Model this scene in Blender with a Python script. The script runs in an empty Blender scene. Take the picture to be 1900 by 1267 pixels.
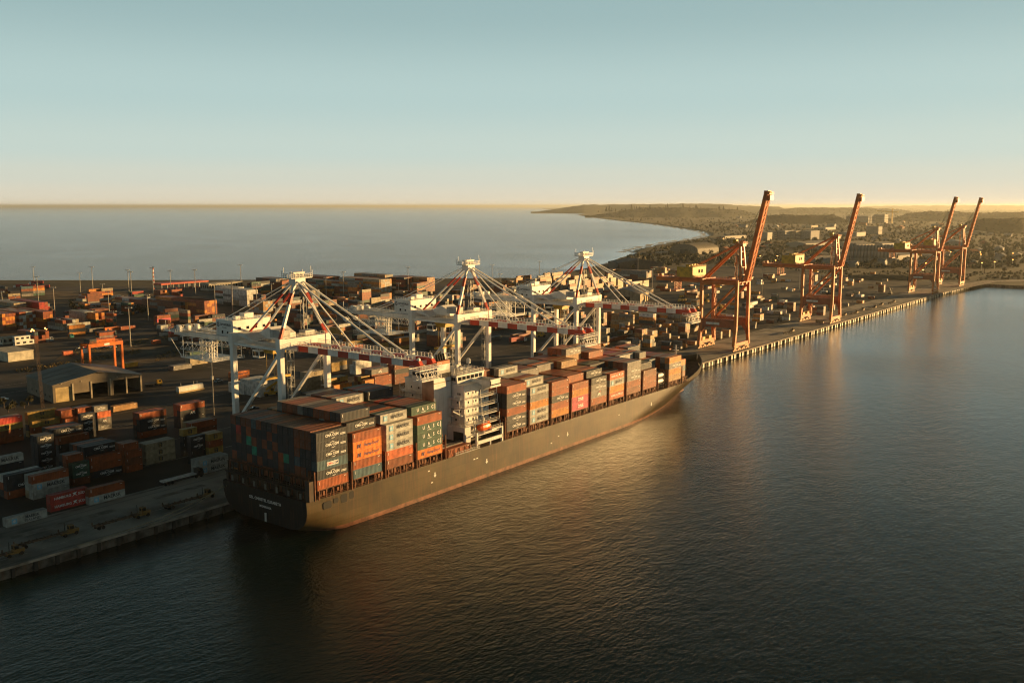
import bpy, math, random
import numpy as np
from mathutils import Vector, Matrix
random.seed(7)
S = bpy.context.scene
COL = S.collection
R = math.radians
# ------------------------------------------------------------------ camera
CAM = np.array([0.0, -251.0, 97.5]); FPX = 1750.0; YAW = R(37.25); PITCH = math.atan((633.5-382)/FPX)
FW = np.array([math.cos(YAW)*math.cos(PITCH), math.sin(YAW)*math.cos(PITCH), -math.sin(PITCH)])
RT = np.array([math.sin(YAW), -math.cos(YAW), 0.0]); UP = np.cross(RT, FW)
cam = bpy.data.objects.new('camera', bpy.data.cameras.new('camera')); COL.objects.link(cam); S.camera = cam
cam.matrix_world = Matrix(((RT[0], UP[0], -FW[0], CAM[0]), (RT[1], UP[1], -FW[1], CAM[1]), (RT[2], UP[2], -FW[2], CAM[2]), (0, 0, 0, 1)))
cam.data.sensor_width = 36; cam.data.lens = FPX/1900*36; cam.data.clip_start = 1; cam.data.clip_end = 300000
# ------------------------------------------------------------------ world, sun, exposure
SUN_AZ, SUN_EL = R(-30.5), R(5.6)
w = bpy.data.worlds.new('World'); S.world = w; w.use_nodes = True
nt = w.node_tree; bg = nt.nodes['Background']
sky = nt.nodes.new('ShaderNodeTexSky'); sky.sky_type = 'NISHITA'; sky.sun_disc = False
sky.sun_elevation = SUN_EL; sky.sun_rotation = R(90)-SUN_AZ; sky.altitude = 60; sky.air_density = 1.0; sky.dust_density = 1.6; sky.ozone_density = 1.2
def sr(c): return tuple(((v/255+.055)/1.055)**2.4 if v > 10 else v/255/12.92 for v in c)
tcw = nt.nodes.new('ShaderNodeTexCoord'); sxw = nt.nodes.new('ShaderNodeSeparateXYZ'); nt.links.new(tcw.outputs['Generated'], sxw.inputs[0])
rp = nt.nodes.new('ShaderNodeValToRGB'); nt.links.new(sxw.outputs[2], rp.inputs[0]); rp.color_ramp.interpolation = 'EASE'
SKYC = [(0, (238, 226, 200)), (.010, (224, 218, 198)), (.028, (212, 216, 202)), (.055, (198, 214, 207)), (.11, (182, 206, 204)), (.20, (156, 184, 185)), (.27, (44, 68, 70)), (1, (6, 12, 14))]
while len(rp.color_ramp.elements) < len(SKYC): rp.color_ramp.elements.new(.5)
for e, (p_, c_) in zip(rp.color_ramp.elements, SKYC): e.position = p_; e.color = (*sr(c_), 1)
SKYS = 0.06
mxw = nt.nodes.new('ShaderNodeMix'); mxw.data_type = 'RGBA'; mxw.inputs[0].default_value = .92
vm = nt.nodes.new('ShaderNodeVectorMath'); vm.operation = 'SCALE'; vm.inputs[3].default_value = .50/SKYS; nt.links.new(rp.outputs[0], vm.inputs[0])
nt.links.new(sky.outputs[0], mxw.inputs[6]); nt.links.new(vm.outputs[0], mxw.inputs[7]); nt.links.new(mxw.outputs[2], bg.inputs[0]); bg.inputs[1].default_value = SKYS
sun = bpy.data.objects.new('sun', bpy.data.lights.new('sun', 'SUN')); COL.objects.link(sun)
sun.data.energy = 5.0; sun.data.angle = R(0.6); sun.data.color = (1.0, 0.60, 0.225)
sd = Vector((math.cos(SUN_AZ)*math.cos(SUN_EL), math.sin(SUN_AZ)*math.cos(SUN_EL), math.sin(SUN_EL)))
sun.rotation_euler = sd.to_track_quat('Z', 'Y').to_euler()
S.view_settings.view_transform = 'Standard'; S.view_settings.look = 'None'; S.view_settings.exposure = 1.08; S.view_settings.gamma = 1
S.render.engine = 'CYCLES'; S.cycles.use_denoising = True; S.cycles.max_bounces = 5; S.cycles.sample_clamp_indirect = 4; S.cycles.filter_width = 1.15
# ------------------------------------------------------------------ image point -> place
def ray(px, py): return FW+RT*(px-950)/FPX+UP*(633.5-py)/FPX
def atz(px, py, z=3.0):
    d = ray(px, py); return CAM+d*(z-CAM[2])/d[2]
def hz(x, y, py):
    """height at which the vertical line over (x, y) crosses picture row py"""
    d = np.array([x, y, 0])-CAM; a = (633.5-py)/FPX   # (d.UP)/(d.FW)=a, linear in z
    d[2] = 0; k0u, k0f = d@UP, d@FW
    dz = (a*k0f-k0u)/(UP[2]-a*FW[2]); return CAM[2]+dz
def zoomer(ox, oy, s): return lambda x, y: (ox+x/s, oy+y/s)
z1 = zoomer(0, 480, 3.958); z2 = zoomer(0, 720, 3.519); z3 = zoomer(320, 480, 3.958); z4b = zoomer(0, 500, 5.9375)
z5b = zoomer(0, 700, 5.9375); z6 = zoomer(860, 440, 3.958); z7 = zoomer(1200, 340, 3.519); z9 = zoomer(1130, 570, 7.917)
z10 = zoomer(1380, 560, 7.917); z5 = zoomer(640, 560, 4.525); z11 = zoomer(560, 560, 6.333); z12 = zoomer(160, 560, 5.9375)
# ------------------------------------------------------------------ materials
MATS = {}
def mat(name, col, rough=0.6, metal=0.0, var=0.18, scale=0.35, streak=0.0, dust=0.0, spec=0.4, bump=0.0, dustcol=(0.16, 0.13, 0.10), rnd=0.0, grime=None):
    if name in MATS: return MATS[name]
    m = bpy.data.materials.new(name); m.use_nodes = True; n = m.node_tree; L = n.links; N = n.nodes
    b = N['Principled BSDF']; b.inputs['Roughness'].default_value = rough; b.inputs['Metallic'].default_value = metal
    b.inputs['Specular IOR Level'].default_value = spec
    tc = N.new('ShaderNodeTexCoord'); no = N.new('ShaderNodeTexNoise'); no.inputs['Scale'].default_value = scale; no.inputs['Detail'].default_value = 6
    L.new(tc.outputs['Object'], no.inputs['Vector'])
    mx = N.new('ShaderNodeMix'); mx.data_type = 'RGBA'
    d = grime or tuple(c*(1-2*var) for c in col)
    mx.inputs[6].default_value = (*d, 1); mx.inputs[7].default_value = (*[min(1, c*(1+var*.7)) for c in col], 1)
    mr = N.new('ShaderNodeMapRange'); mr.inputs[1].default_value = .32; mr.inputs[2].default_value = .62
    L.new(no.outputs[0], mr.inputs[0]); L.new(mr.outputs[0], mx.inputs[0])
    out = mx.outputs[2]
    def mixto(fac, c2, out):
        q = N.new('ShaderNodeMix'); q.data_type = 'RGBA'; L.new(fac, q.inputs[0]); L.new(out, q.inputs[6]); q.inputs[7].default_value = (*c2, 1); return q.outputs[2]
    if streak:
        mp = N.new('ShaderNodeMapping'); mp.inputs['Scale'].default_value = (1.6, 1.6, .12); L.new(tc.outputs['Object'], mp.inputs[0])
        n2 = N.new('ShaderNodeTexNoise'); n2.inputs['Scale'].default_value = 1.0; n2.inputs['Detail'].default_value = 5; L.new(mp.outputs[0], n2.inputs['Vector'])
        r2 = N.new('ShaderNodeMapRange'); r2.inputs[1].default_value = .5; r2.inputs[2].default_value = .78; r2.inputs[4].default_value = streak; L.new(n2.outputs[0], r2.inputs[0])
        out = mixto(r2.outputs[0], (0.13, 0.06, 0.03), out)
    if dust:
        g = N.new('ShaderNodeNewGeometry'); sx = N.new('ShaderNodeSeparateXYZ'); L.new(g.outputs['Normal'], sx.inputs[0])
        r3 = N.new('ShaderNodeMapRange'); r3.inputs[1].default_value = .6; r3.inputs[2].default_value = .95; r3.inputs[4].default_value = dust; L.new(sx.outputs[2], r3.inputs[0])
        out = mixto(r3.outputs[0], dustcol, out)
    if rnd:
        oi = N.new('ShaderNodeObjectInfo'); hs = N.new('ShaderNodeHueSaturation'); r4 = N.new('ShaderNodeMapRange')
        r4.inputs[3].default_value = 1-rnd; r4.inputs[4].default_value = 1+rnd; L.new(oi.outputs['Random'], r4.inputs[0]); L.new(r4.outputs[0], hs.inputs['Value']); L.new(out, hs.inputs['Color']); out = hs.outputs[0]
    L.new(out, b.inputs['Base Color'])
    if bump:
        bp = N.new('ShaderNodeBump'); bp.inputs['Strength'].default_value = bump; bp.inputs['Distance'].default_value = .2; L.new(no.outputs[0], bp.inputs['Height']); L.new(bp.outputs[0], b.inputs['Normal'])
    MATS[name] = m; return m
def emit(name, col, st):
    if name in MATS: return MATS[name]
    m = bpy.data.materials.new(name); m.use_nodes = True; b = m.node_tree.nodes['Principled BSDF']
    b.inputs['Base Color'].default_value = (*col, 1); b.inputs['Emission Color'].default_value = (*col, 1); b.inputs['Emission Strength'].default_value = st
    MATS[name] = m; return m
white = mat('white_paint', (.68, .67, .63), .45, streak=.35, scale=.2, var=.1)
crane_white = mat('crane_white', (.80, .79, .75), .4, streak=.18, scale=.15, var=.08)
crane_red = mat('crane_red', (.50, .055, .03), .45, streak=.1, var=.12)
crane_orange = mat('crane_orange', (.58, .145, .012), .42, streak=.3, scale=.2, var=.2)
rtg_orange = mat('gantry_orange', (.62, .15, .02), .45, streak=.2)
yellow = mat('machine_yellow', (.55, .33, .03), .5, streak=.3)
yellow_house = mat('house_yellow', (.62, .37, .03), .5, streak=.2)
glass = mat('dark_glass', (.012, .016, .018), .08, var=.05, spec=.7)
black = mat('black_rubber', (.012, .012, .012), .8)
steel = mat('grey_steel', (.22, .22, .21), .5, metal=.4, streak=.3)
galv = mat('galvanised_steel', (.42, .42, .40), .5, metal=.2, streak=.2)
dark_steel = mat('dark_steel', (.035, .036, .036), .6, streak=.4)
rust_steel = mat('rusty_steel', (.16, .055, .022), .75, var=.3, scale=.6)
text_white = mat('white_lettering', (.75, .75, .72), .5, var=.06)
text_black = mat('black_lettering', (.03, .035, .045), .5, var=.06)
text_blue = mat('blue_emblem', (.20, .50, .68), .5, var=.06)
text_red = mat('red_emblem', (.60, .06, .04), .5, var=.06)
text_navy = mat('navy_emblem', (.02, .03, .12), .5, var=.06)
concrete = mat('concrete', (.26, .24, .21), .85, var=.25, scale=.12, bump=.2)
lamp_glow = emit('sodium_lamp_glow', (1.0, .33, .06), 7)
head_glow = emit('work_lamp_glow', (1.0, .72, .42), 40)
# ------------------------------------------------------------------ mesh building
class MB:
    def __init__(s): s.v = []; s.f = []; s.m = []
    def add(s, vs, fs, m=0):
        k = len(s.v); s.v += [tuple(map(float, p)) for p in vs]; s.f += [tuple(i+k for i in q) for q in fs]; s.m += [m]*len(fs); return s
    def box(s, c, d, m=0, rz=0):
        x, y, z = d[0]/2, d[1]/2, d[2]/2; ca, sa = math.cos(rz), math.sin(rz)
        P = [(-x, -y, -z), (x, -y, -z), (x, y, -z), (-x, y, -z), (-x, -y, z), (x, -y, z), (x, y, z), (-x, y, z)]
        return s.add([(c[0]+p[0]*ca-p[1]*sa, c[1]+p[0]*sa+p[1]*ca, c[2]+p[2]) for p in P], [(0, 3, 2, 1), (4, 5, 6, 7), (0, 1, 5, 4), (1, 2, 6, 5), (2, 3, 7, 6), (3, 0, 4, 7)], m)
    def bb(s, x0, x1, y0, y1, z0, z1, m=0): return s.box(((x0+x1)/2, (y0+y1)/2, (z0+z1)/2), (x1-x0, y1-y0, z1-z0), m)
    def beam(s, p, q, wd, h=None, m=0, w2=None, h2=None):
        h = wd if h is None else h; p = Vector(p); q = Vector(q); d = (q-p).normalized()
        up = Vector((0, 0, 1)) if abs(d.z) < .97 else Vector((1, 0, 0)); sd_ = d.cross(up).normalized(); u = sd_.cross(d)
        if abs(d.z) >= .97: sd_, u = Vector((1, 0, 0)), Vector((0, 1, 0))
        vs = []
        for e, a, b in ((p, wd/2, h/2), (q, (w2 or wd)/2, (h2 or h)/2)):
            vs += [e-sd_*a-u*b, e+sd_*a-u*b, e+sd_*a+u*b, e-sd_*a+u*b]
        return s.add(vs, [(0, 3, 2, 1), (4, 5, 6, 7), (0, 1, 5, 4), (1, 2, 6, 5), (2, 3, 7, 6), (3, 0, 4, 7)], m)
    def cyl(s, p, q, r0, r1=None, n=8, m=0):
        r1 = r0 if r1 is None else r1; p = Vector(p); q = Vector(q); d = (q-p).normalized()
        a = d.orthogonal().normalized(); b = d.cross(a); vs = []
        for e, r_ in ((p, r0), (q, r1)): vs += [e+(a*math.cos(t)+b*math.sin(t))*r_ for t in [2*math.pi*i/n for i in range(n)]]
        return s.add(vs, [tuple(range(n-1, -1, -1)), tuple(range(n, 2*n))]+[(i, (i+1) % n, n+(i+1) % n, n+i) for i in range(n)], m)
    def prism(s, pts, z0, z1, m=0):
        n = len(pts); return s.add([(x, y, z0) for x, y in pts]+[(x, y, z1) for x, y in pts], [tuple(range(n-1, -1, -1)), tuple(range(n, 2*n))]+[(i, (i+1) % n, n+(i+1) % n, n+i) for i in range(n)], m)
    def extr(s, pts, axis, a0, a1, m=0):
        """polygon in the plane across axis ('x': pts=(y,z); 'y': pts=(x,z)) pulled from a0 to a1"""
        n = len(pts); g = (lambda p, a: (a, p[0], p[1])) if axis == 'x' else (lambda p, a: (p[0], a, p[1]))
        return s.add([g(p, a0) for p in pts]+[g(p, a1) for p in pts], [tuple(range(n-1, -1, -1)), tuple(range(n, 2*n))]+[(i, (i+1) % n, n+(i+1) % n, n+i) for i in range(n)], m)
    def rail(s, p, q, h=1.05, post=2.0, t=.07, m=0):
        p = Vector(p); q = Vector(q); L_ = (q-p).length; n = max(1, int(L_/post)); z = Vector((0, 0, 1))
        for k in (.5, 1.0): s.beam(p+z*h*k, q+z*h*k, t, t, m)
        for i in range(n+1):
            e = p.lerp(q, i/n); s.beam(e, e+z*h, t, t, m)
        return s
    def lattice(s, p, q, wd, h, t=.15, n=8, m=0):
        p = Vector(p); q = Vector(q); d = (q-p).normalized(); up = Vector((0, 0, 1)) if abs(d.z) < .95 else Vector((1, 0, 0))
        a = d.cross(up).normalized()*wd/2; b = a.cross(d).normalized()*h/2; cs = [a+b, b-a, -a-b, a-b]
        for c in cs: s.beam(p+c, q+c, t, t, m)
        for i in range(n):
            e0 = p.lerp(q, i/n); e1 = p.lerp(q, (i+1)/n)
            for j in range(4):
                s.beam(e0+cs[j], e1+cs[(j+1) % 4], t*.7, t*.7, m)
        return s
    def build(s, name, mats, parent=None, loc=None, smooth=False):
        base = LOC[parent] if parent is not None else Vector(loc or (0, 0, 0))
        me = bpy.data.meshes.new(name); me.from_pydata([(x-base[0], y-base[1], z-base[2]) for x, y, z in s.v], [], s.f)
        mats = mats if isinstance(mats, (list, tuple)) else [mats]
        for m_ in mats: me.materials.append(m_)
        me.polygons.foreach_set('material_index', s.m)
        if smooth: me.polygons.foreach_set('use_smooth', [True]*len(s.f))
        me.update(); o = bpy.data.objects.new(name, me); COL.objects.link(o)
        if parent is not None: o.parent = parent
        else: o.location = base
        LOC[o] = base; return o
LOC = {}
def tag(o, label=None, cat=None, group=None, kind=None):
    if label: o['label'] = label
    if cat: o['category'] = cat
    if group: o['group'] = group
    if kind: o['kind'] = kind
    return o
def thing(name, loc, label, cat, group=None):
    o = bpy.data.objects.new(name, None); COL.objects.link(o); o.location = loc; o.empty_display_size = 1; LOC[o] = Vector(loc)
    return tag(o, label, cat, group)
KIDS = {}
def copy_tree(o, loc=None, label=None, parent=None):
    c = o.copy(); COL.objects.link(c)
    if parent is not None: c.parent = parent
    if loc is not None: c.location = loc
    if label: c['label'] = label
    LOC[c] = Vector(c.location) if parent is None else LOC[parent]
    for ch in list(o.children): copy_tree(ch, parent=c)
    return c
TXT = {}
def text_mesh(s, size=1.0, shear=0.0, space=1.0, bold=0.0, mt=None):
    key = (s, size, shear, space, bold, mt.name if mt else '')
    if key in TXT: return TXT[key]
    cu = bpy.data.curves.new('lettering', 'FONT'); cu.body = s; cu.size = size; cu.shear = shear; cu.space_character = space; cu.offset = bold
    cu.align_x = 'CENTER'; cu.align_y = 'CENTER'; cu.resolution_u = 2
    o = bpy.data.objects.new('lettering', cu); COL.objects.link(o); dg = bpy.context.evaluated_depsgraph_get()
    me = bpy.data.meshes.new_from_object(o.evaluated_get(dg)); bpy.data.objects.remove(o); me.materials.clear(); me.materials.append(mt or text_white)
    TXT[key] = me; return me
FACE_SB = Matrix(((1, 0, 0), (0, 0, -1), (0, 1, 0)))            # lettering that faces -y
FACE_AFT = Matrix(((0, 0, -1), (-1, 0, 0), (0, 1, 0)))          # lettering that faces -x
def put_text(me, pos, face, parent, name='lettering'):
    o = bpy.data.objects.new(name, me); COL.objects.link(o); o.parent = parent
    o.matrix_local = Matrix.Translation(Vector(pos)-LOC[parent]) @ face.to_4x4(); LOC[o] = LOC[parent]; return o
ORD = 'zeroth first second third fourth fifth sixth seventh eighth ninth tenth eleventh twelfth thirteenth fourteenth fifteenth sixteenth'.split()
# ================================================================== WATER, LAND, QUAY
def water_mat(name='harbour_water', base=(.0015, .009, .009), amp=1.45, tint=(.84, .96, .90)):
    m = bpy.data.materials.new(name); m.use_nodes = True; n = m.node_tree; N = n.nodes; L = n.links; b = N['Principled BSDF']
    b.inputs['Base Color'].default_value = (*base, 1); b.inputs['Roughness'].default_value = .13; b.inputs['IOR'].default_value = 1.33; b.inputs['Specular Tint'].default_value = (*tint, 1)
    tc = N.new('ShaderNodeTexCoord'); H = None
    for sc, st, ang, wgt, det in ((.46, (1, 2.2, 1), 62, .5, 4), (.12, (1, 2.2, 1), 75, .16, 3), (1.4, (1, 1.7, 1), 48, .7, 4), (2.8, (1, 1.5, 1), 66, .45, 2)):
        mp = N.new('ShaderNodeMapping'); mp.inputs['Scale'].default_value = st; mp.inputs['Rotation'].default_value = (0, 0, R(ang)); L.new(tc.outputs['Object'], mp.inputs[0])
        no = N.new('ShaderNodeTexNoise'); no.inputs['Scale'].default_value = sc; no.inputs['Detail'].default_value = det; L.new(mp.outputs[0], no.inputs['Vector'])
        mu = N.new('ShaderNodeMath'); mu.operation = 'MULTIPLY'; L.new(no.outputs[0], mu.inputs[0]); mu.inputs[1].default_value = wgt/ (sc*8)
        if H is None: H = mu.outputs[0]
        else:
            ad = N.new('ShaderNodeMath'); L.new(H, ad.inputs[0]); L.new(mu.outputs[0], ad.inputs[1]); H = ad.outputs[0]
    pn = N.new('ShaderNodeTexNoise'); pn.inputs['Scale'].default_value = .007; pn.inputs['Detail'].default_value = 3; L.new(tc.outputs['Object'], pn.inputs['Vector']); pr_ = N.new('ShaderNodeMapRange'); pr_.inputs[1].default_value = .35; pr_.inputs[2].default_value = .65; pr_.inputs[3].default_value = .55; pr_.inputs[4].default_value = 1.0; L.new(pn.outputs[0], pr_.inputs[0])
    bp = N.new('ShaderNodeBump'); L.new(pr_.outputs[0], bp.inputs['Strength']); bp.inputs['Distance'].default_value = amp; L.new(H, bp.inputs['Height']); L.new(bp.outputs[0], b.inputs['Normal'])
    return m
mb = MB(); mb.add([(-90000, -90000, 0), (90000, -90000, 0), (90000, 90000, 0), (-90000, 90000, 0)], [(0, 1, 2, 3)])
tag(mb.build('water', water_mat()), kind='structure')
mb = MB(); mb.add([(-90000, 100, .01), (90000, 100, .01), (90000, 90000, .01), (-90000, 90000, .01)], [(0, 1, 2, 3)])
tag(mb.build('sea', water_mat('open_sea', (.018, .017, .012), 4.5, (1, .80, .60))), kind='structure')
from mathutils.geometry import tessellate_polygon
def sheet(name, pts, z, m, skirt=None, mskirt=None):
    P = [Vector((p[0], p[1], z)) for p in pts]; tr = tessellate_polygon([P]); mb = MB()
    mb.add(P, [t if (P[t[1]]-P[t[0]]).cross(P[t[2]]-P[t[0]]).z > 0 else t[::-1] for t in tr])
    if skirt is not None:
        n = len(P); k = len(mb.v); mb.add(P+[Vector((p.x, p.y, skirt)) for p in P], [(i, i+n, (i+1) % n+n, (i+1) % n) for i in range(n)], 1)
    return tag(mb.build(name, [m, mskirt or m]), kind='structure')
px = lambda L_, z=3.0: [tuple(atz(x, y, z)[:2]) for x, y in L_]
QY = -0.8
coast = [(-150, 525.5), (0, 523.5), (300, 523.2), (620, 522), (800, 520.5), (930, 519), (1000, 519.5), (1040, 511), (1090, 500), (1128, 491), (1150, 481), (1176, 474), (1187, 468), (1200, 462), (1222, 457), (1262, 449), (1300, 443.5), (1320, 439.5), (1326, 436.5),
         (1322, 432.5), (1305, 428), (1280, 424.5), (1252, 420.5), (1215, 415.5), (1180, 412), (1151, 409), (1120, 405.5), (1095, 402), (1072, 399.5), (1088, 396.5), (1060, 393), (1030, 389.5), (1000, 386.8)]
CO = px(coast, 0.6)
CO[0] = (-500, 2250)
veg = mat('scrub_ground', (.075, .066, .036), .95, var=.4, scale=.006, bump=0)
land = [(-700, QY), (1266, QY), (1266, -60), (1272, -700), (2600, -2500), (9000, -9000), (60000, -30000), (60000, 30000)]+CO[::-1]+[(-700, 2250)]
wall_m = mat('quay_wall_concrete', (.10, .09, .075), .9, var=.4, scale=.4, streak=.5)
sheet('ground', land, 3.0, veg, -3.0, wall_m)
sand = mat('beach_sand', (.30, .24, .16), .95, var=.15, scale=.02)
foam_m = mat('surf_foam', (.6, .6, .58), .6, var=.2, scale=.05)
def strip(name, pts, a, za, b, zb, m):
    """a band along the shoreline, from offset a to offset b (positive = seaward)"""
    mb = MB(); V = []
    for i, p in enumerate(pts):
        q0 = Vector(pts[max(0, i-1)]); q1 = Vector(pts[min(len(pts)-1, i+1)]); t = (q1-q0).normalized(); nrm = Vector((-t.y, t.x))
        p = Vector(p); s_ = 1+.35*math.sin(i*2.3); V += [(*(p+nrm*a*s_), za), (*(p+nrm*b*s_), zb)]
    mb.add(V, [(2*i, 2*i+2, 2*i+3, 2*i+1) for i in range(len(pts)-1)]); return tag(mb.build(name, m), kind='structure')
def dense(pts, k=5):
    out = []
    for i in range(len(pts)-1):
        p0, p1, p2, p3 = [np.array(pts[min(max(j, 0), len(pts)-1)]) for j in (i-1, i, i+1, i+2)]
        for s_ in range(k):
            t = s_/k; out.append(tuple(.5*((2*p1)+(-p0+p2)*t+(2*p0-5*p1+4*p2-p3)*t*t+(-p0+3*p1-3*p2+p3)*t**3)))
    return out+[tuple(pts[-1])]
bay = dense(CO[12:28])
strip('beach', bay, -34, 3.05, 24, -.25, sand)
strip('surf', bay, 26, .06, 42, .07, foam_m)
calm_m = water_mat('calm_shallows', (.012, .018, .016), 3.5, (1, .95, .85)); nn = calm_m.node_tree; at_ = nn.nodes.new('ShaderNodeAttribute'); at_.attribute_name = 'calm'
mrc = nn.nodes.new('ShaderNodeMapRange'); mrc.inputs[3].default_value = 1.0; mrc.inputs[4].default_value = .05; nn.links.new(at_.outputs['Fac'], mrc.inputs[0])
bpn = [q for q in nn.nodes if q.type == 'BUMP'][0]; nn.links.new(mrc.outputs[0], bpn.inputs['Strength'])
mb = MB(); offs = [20, 60, 130, 230, 360, 520]; calm = []
bay2 = dense(CO[8:31], 4)
for i, p in enumerate(bay2):
    q0 = Vector(bay2[max(0, i-2)]); q1 = Vector(bay2[min(len(bay2)-1, i+2)]); t = (q1-q0).normalized(); nrm = Vector((-t.y, t.x)); p = Vector(p)
    for k, o_ in enumerate(offs): mb.v.append((*(p+nrm*o_*(.55+.25*math.sin(i*.5)+.45*(i/len(bay2)))), .02+.001*k)); calm.append(1-k/5)
nk = len(offs); mb.f = [(i*nk+k, (i+1)*nk+k, (i+1)*nk+k+1, i*nk+k+1) for i in range(len(bay2)-1) for k in range(nk-1)]; mb.m = [0]*len(mb.f)
cw_ = tag(mb.build('shallow_water', calm_m), kind='structure'); ca = cw_.data.attributes.new('calm', 'FLOAT', 'POINT'); ca.data.foreach_set('value', calm)
dunes = dense(CO[1:12]); strip('rocky_shore', dunes, -14, 3.06, 9, -.4, mat('shore_rock', (.07, .06, .05), .95, var=.4, scale=.2))
# --- paved yard, apron, dirt
asph = mat('yard_asphalt', (.062, .052, .042), .82, var=.42, scale=.028, bump=.15)
yard = [(-700, QY+.1), (1262, QY+.1), (1262, 40)]+px([(1800, 522), (1700, 519), (1600, 521), (1500, 505), (1420, 497), (1300, 492), (1200, 502), (1090, 515), (1000, 524), (800, 527), (0, 533)])+[(-700, 1900)]
sheet('yard_pavement', yard, 3.02, asph)
apron_m = mat('apron_concrete', (.36, .325, .275), .85, var=.33, scale=.06, bump=.2)
sheet('quay_apron', [(-700, QY+.2), (1262, QY+.2), (1262, 33), (-700, 33)], 3.04, apron_m)
pale = mat('worn_concrete', (.30, .265, .22), .85, var=.25, scale=.3)
lane = mat('lane_paint', (.42, .39, .33), .8, var=.35, scale=.6)
dirt = mat('bare_dirt', (.125, .088, .05), .95, var=.4, scale=.05)
for i, (x0, x1, y0, y1) in enumerate(((120, 152, 19.5, 23.2), (40, 66, 18.5, 22), (166, 185, 20.5, 23.5), (60, 175, 30.4, 31.6))):
    sheet('concrete_patch', [(x0, y0), (x1, y0), (x1, y1), (x0, y1)], 3.06, pale)
rail_m = mat('crane_rail', (.03, .028, .026), .5, var=.2)
mb = MB()
for y in (1.0, 1.45, 26.8, 27.3): mb.add([(-700, y, 3.065), (1255, y, 3.065), (1255, y+.16, 3.065), (-700, y+.16, 3.065)], [(0, 1, 2, 3)])
tag(mb.build('crane_rails', rail_m), kind='structure')
for y in (5.6, 10.4, 14.8): sheet('lane_line', [(-700, y), (1240, y), (1240, y+.22), (-700, y+.22)], 3.065, lane)
for y, xa, xb in ((59, 150, 520), (86.5, 205, 560), (125.5, 210, 640), (150, 225, 420), (240, 60, 520), (262, 60, 480)): sheet('lane_line', [(xa, y), (xb, y), (xb, y+.3), (xa, y+.3)], 3.05, lane)
mb = MB()
for x0_, n_, st_, ya, yb in ((330, 34, 11.5, 160, 232), (560, 30, 14, 60, 118)):
    for i in range(n_): x_ = x0_+i*st_; mb.add([(x_, ya, 3.045), (x_+.25, ya, 3.045), (x_+.25, yb, 3.045), (x_, yb, 3.045)], [(0, 1, 2, 3)])
tag(mb.build('slot_lines', lane), kind='structure')
stain = mat('tyre_worn_asphalt', (.034, .030, .026), .7, var=.4, scale=.1); mb = MB()
rl = random.Random(9)
for i in range(46):
    x_, y_ = rl.uniform(200, 900), rl.choice([44, 52, 66, 78, 92, 110, 136, 250, 270])+rl.uniform(-3, 3); l_ = rl.uniform(18, 90); w_ = rl.uniform(.8, 3.2); z_ = 3.03+i*.0003; d_ = rl.uniform(-2, 2)
    mb.add([(x_, y_, z_), (x_+l_, y_+d_, z_), (x_+l_*.96, y_+d_+w_, z_), (x_+2, y_+w_, z_)], [(0, 1, 2, 3)])
tag(mb.build('worn_lanes', stain), kind='structure')
sheet('dirt_patch', px([(60, 700), (120, 655), (300, 628), (420, 604), (470, 612), (420, 650), (300, 668), (190, 700)]), 3.05, dirt)
sheet('dirt_field', px([(-40, 566), (0, 541), (180, 540), (330, 545), (300, 556), (160, 566)]), 3.05, dirt)
sheet('dirt_verge', px([(130, 655), (300, 622), (460, 590), (470, 598), (310, 632), (150, 664)]), 3.07, mat('dry_verge', (.17, .12, .06), .95, var=.4, scale=.2))
sheet('access_road', px([(-60, 640), (120, 628), (300, 600), (330, 605), (150, 640), (-60, 655)]), 3.08, mat('road_asphalt', (.05, .05, .05), .8, var=.25, scale=.05))
sheet('quay_end_road', px([(1700, 540), (1822, 521), (1880, 519), (1960, 519), (1960, 522), (1850, 523), (1740, 545)]), 3.08, pale)
# --- quay edge kerb and fenders
mb = MB(); mb.bb(-700, 1264, QY-.35, QY+.25, 2.55, 3.22); mb.build('quay_kerb', pale); tag(bpy.data.objects['quay_kerb'], 'long pale concrete kerb along the edge of the container quay', 'kerb')
mb = MB()
for x in np.arange(-100, 1262, 6.0): mb.box((x, QY-.25, .2), (.9, .9, 4.6))
tag(mb.build('quay_pile_row', mat('wet_pile', (.03, .028, .025), .7)), 'dark row of piles under the quay edge at the waterline', 'pile row', kind='stuff')
f0 = thing('quay_fender', (474, QY-.35, 1.0), 'white fender panel hung on the quay wall beyond the bow', 'fender', 'white fenders along the quay wall')
mb = MB(); mb.bb(473.0, 475.0, QY-1.15, QY-.95, .2, 2.75); mb.build('panel', mat('fender_white', (.72, .68, .58), .6, streak=.3), f0)
mb = MB(); mb.cyl((474, QY-.35, 1.4), (474, QY-.95, 1.4), .8, .55, 10); mb.build('rubber_cone', black, f0)
x = 474; k = 0
while x < 1250:
    x += (4.4, 8.2, 8.0, 4.4, 8.0)[k % 5]; k += 1; copy_tree(f0, (x, QY-.35, 1.0))
# --- dry grass tufts on the verge, one mass
mb = MB(); rg = random.Random(3)
for i in range(900):
    a = rg.random(); u_ = rg.random()
    if i % 3 == 0: X, Y = atz(30+a*230, 700-a*38+u_*8-14)[:2]
    elif i % 3 == 1: X, Y = atz(290+a*180, 665-a*52+u_*12-6)[:2]
    else: X, Y = atz(130+a*330, 657-a*58+u_*10-5)[:2]
    h = rg.uniform(.3, 1.1); s_ = rg.uniform(.3, 1.0)
    for j in range(4):
        t = rg.uniform(0, 6.3); mb.add([(X, Y, 3), (X+math.cos(t)*s_, Y+math.sin(t)*s_, 3+h*.4), (X+math.cos(t+.8)*s_*.8, Y+math.sin(t+.8)*s_*.8, 3+h)], [(0, 1, 2)])
tag(mb.build('dry_grass', mat('dry_grass', (.20, .14, .05), .9)), 'dry grass tufts on the dirt verges of the yard', 'grass', kind='stuff')
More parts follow.
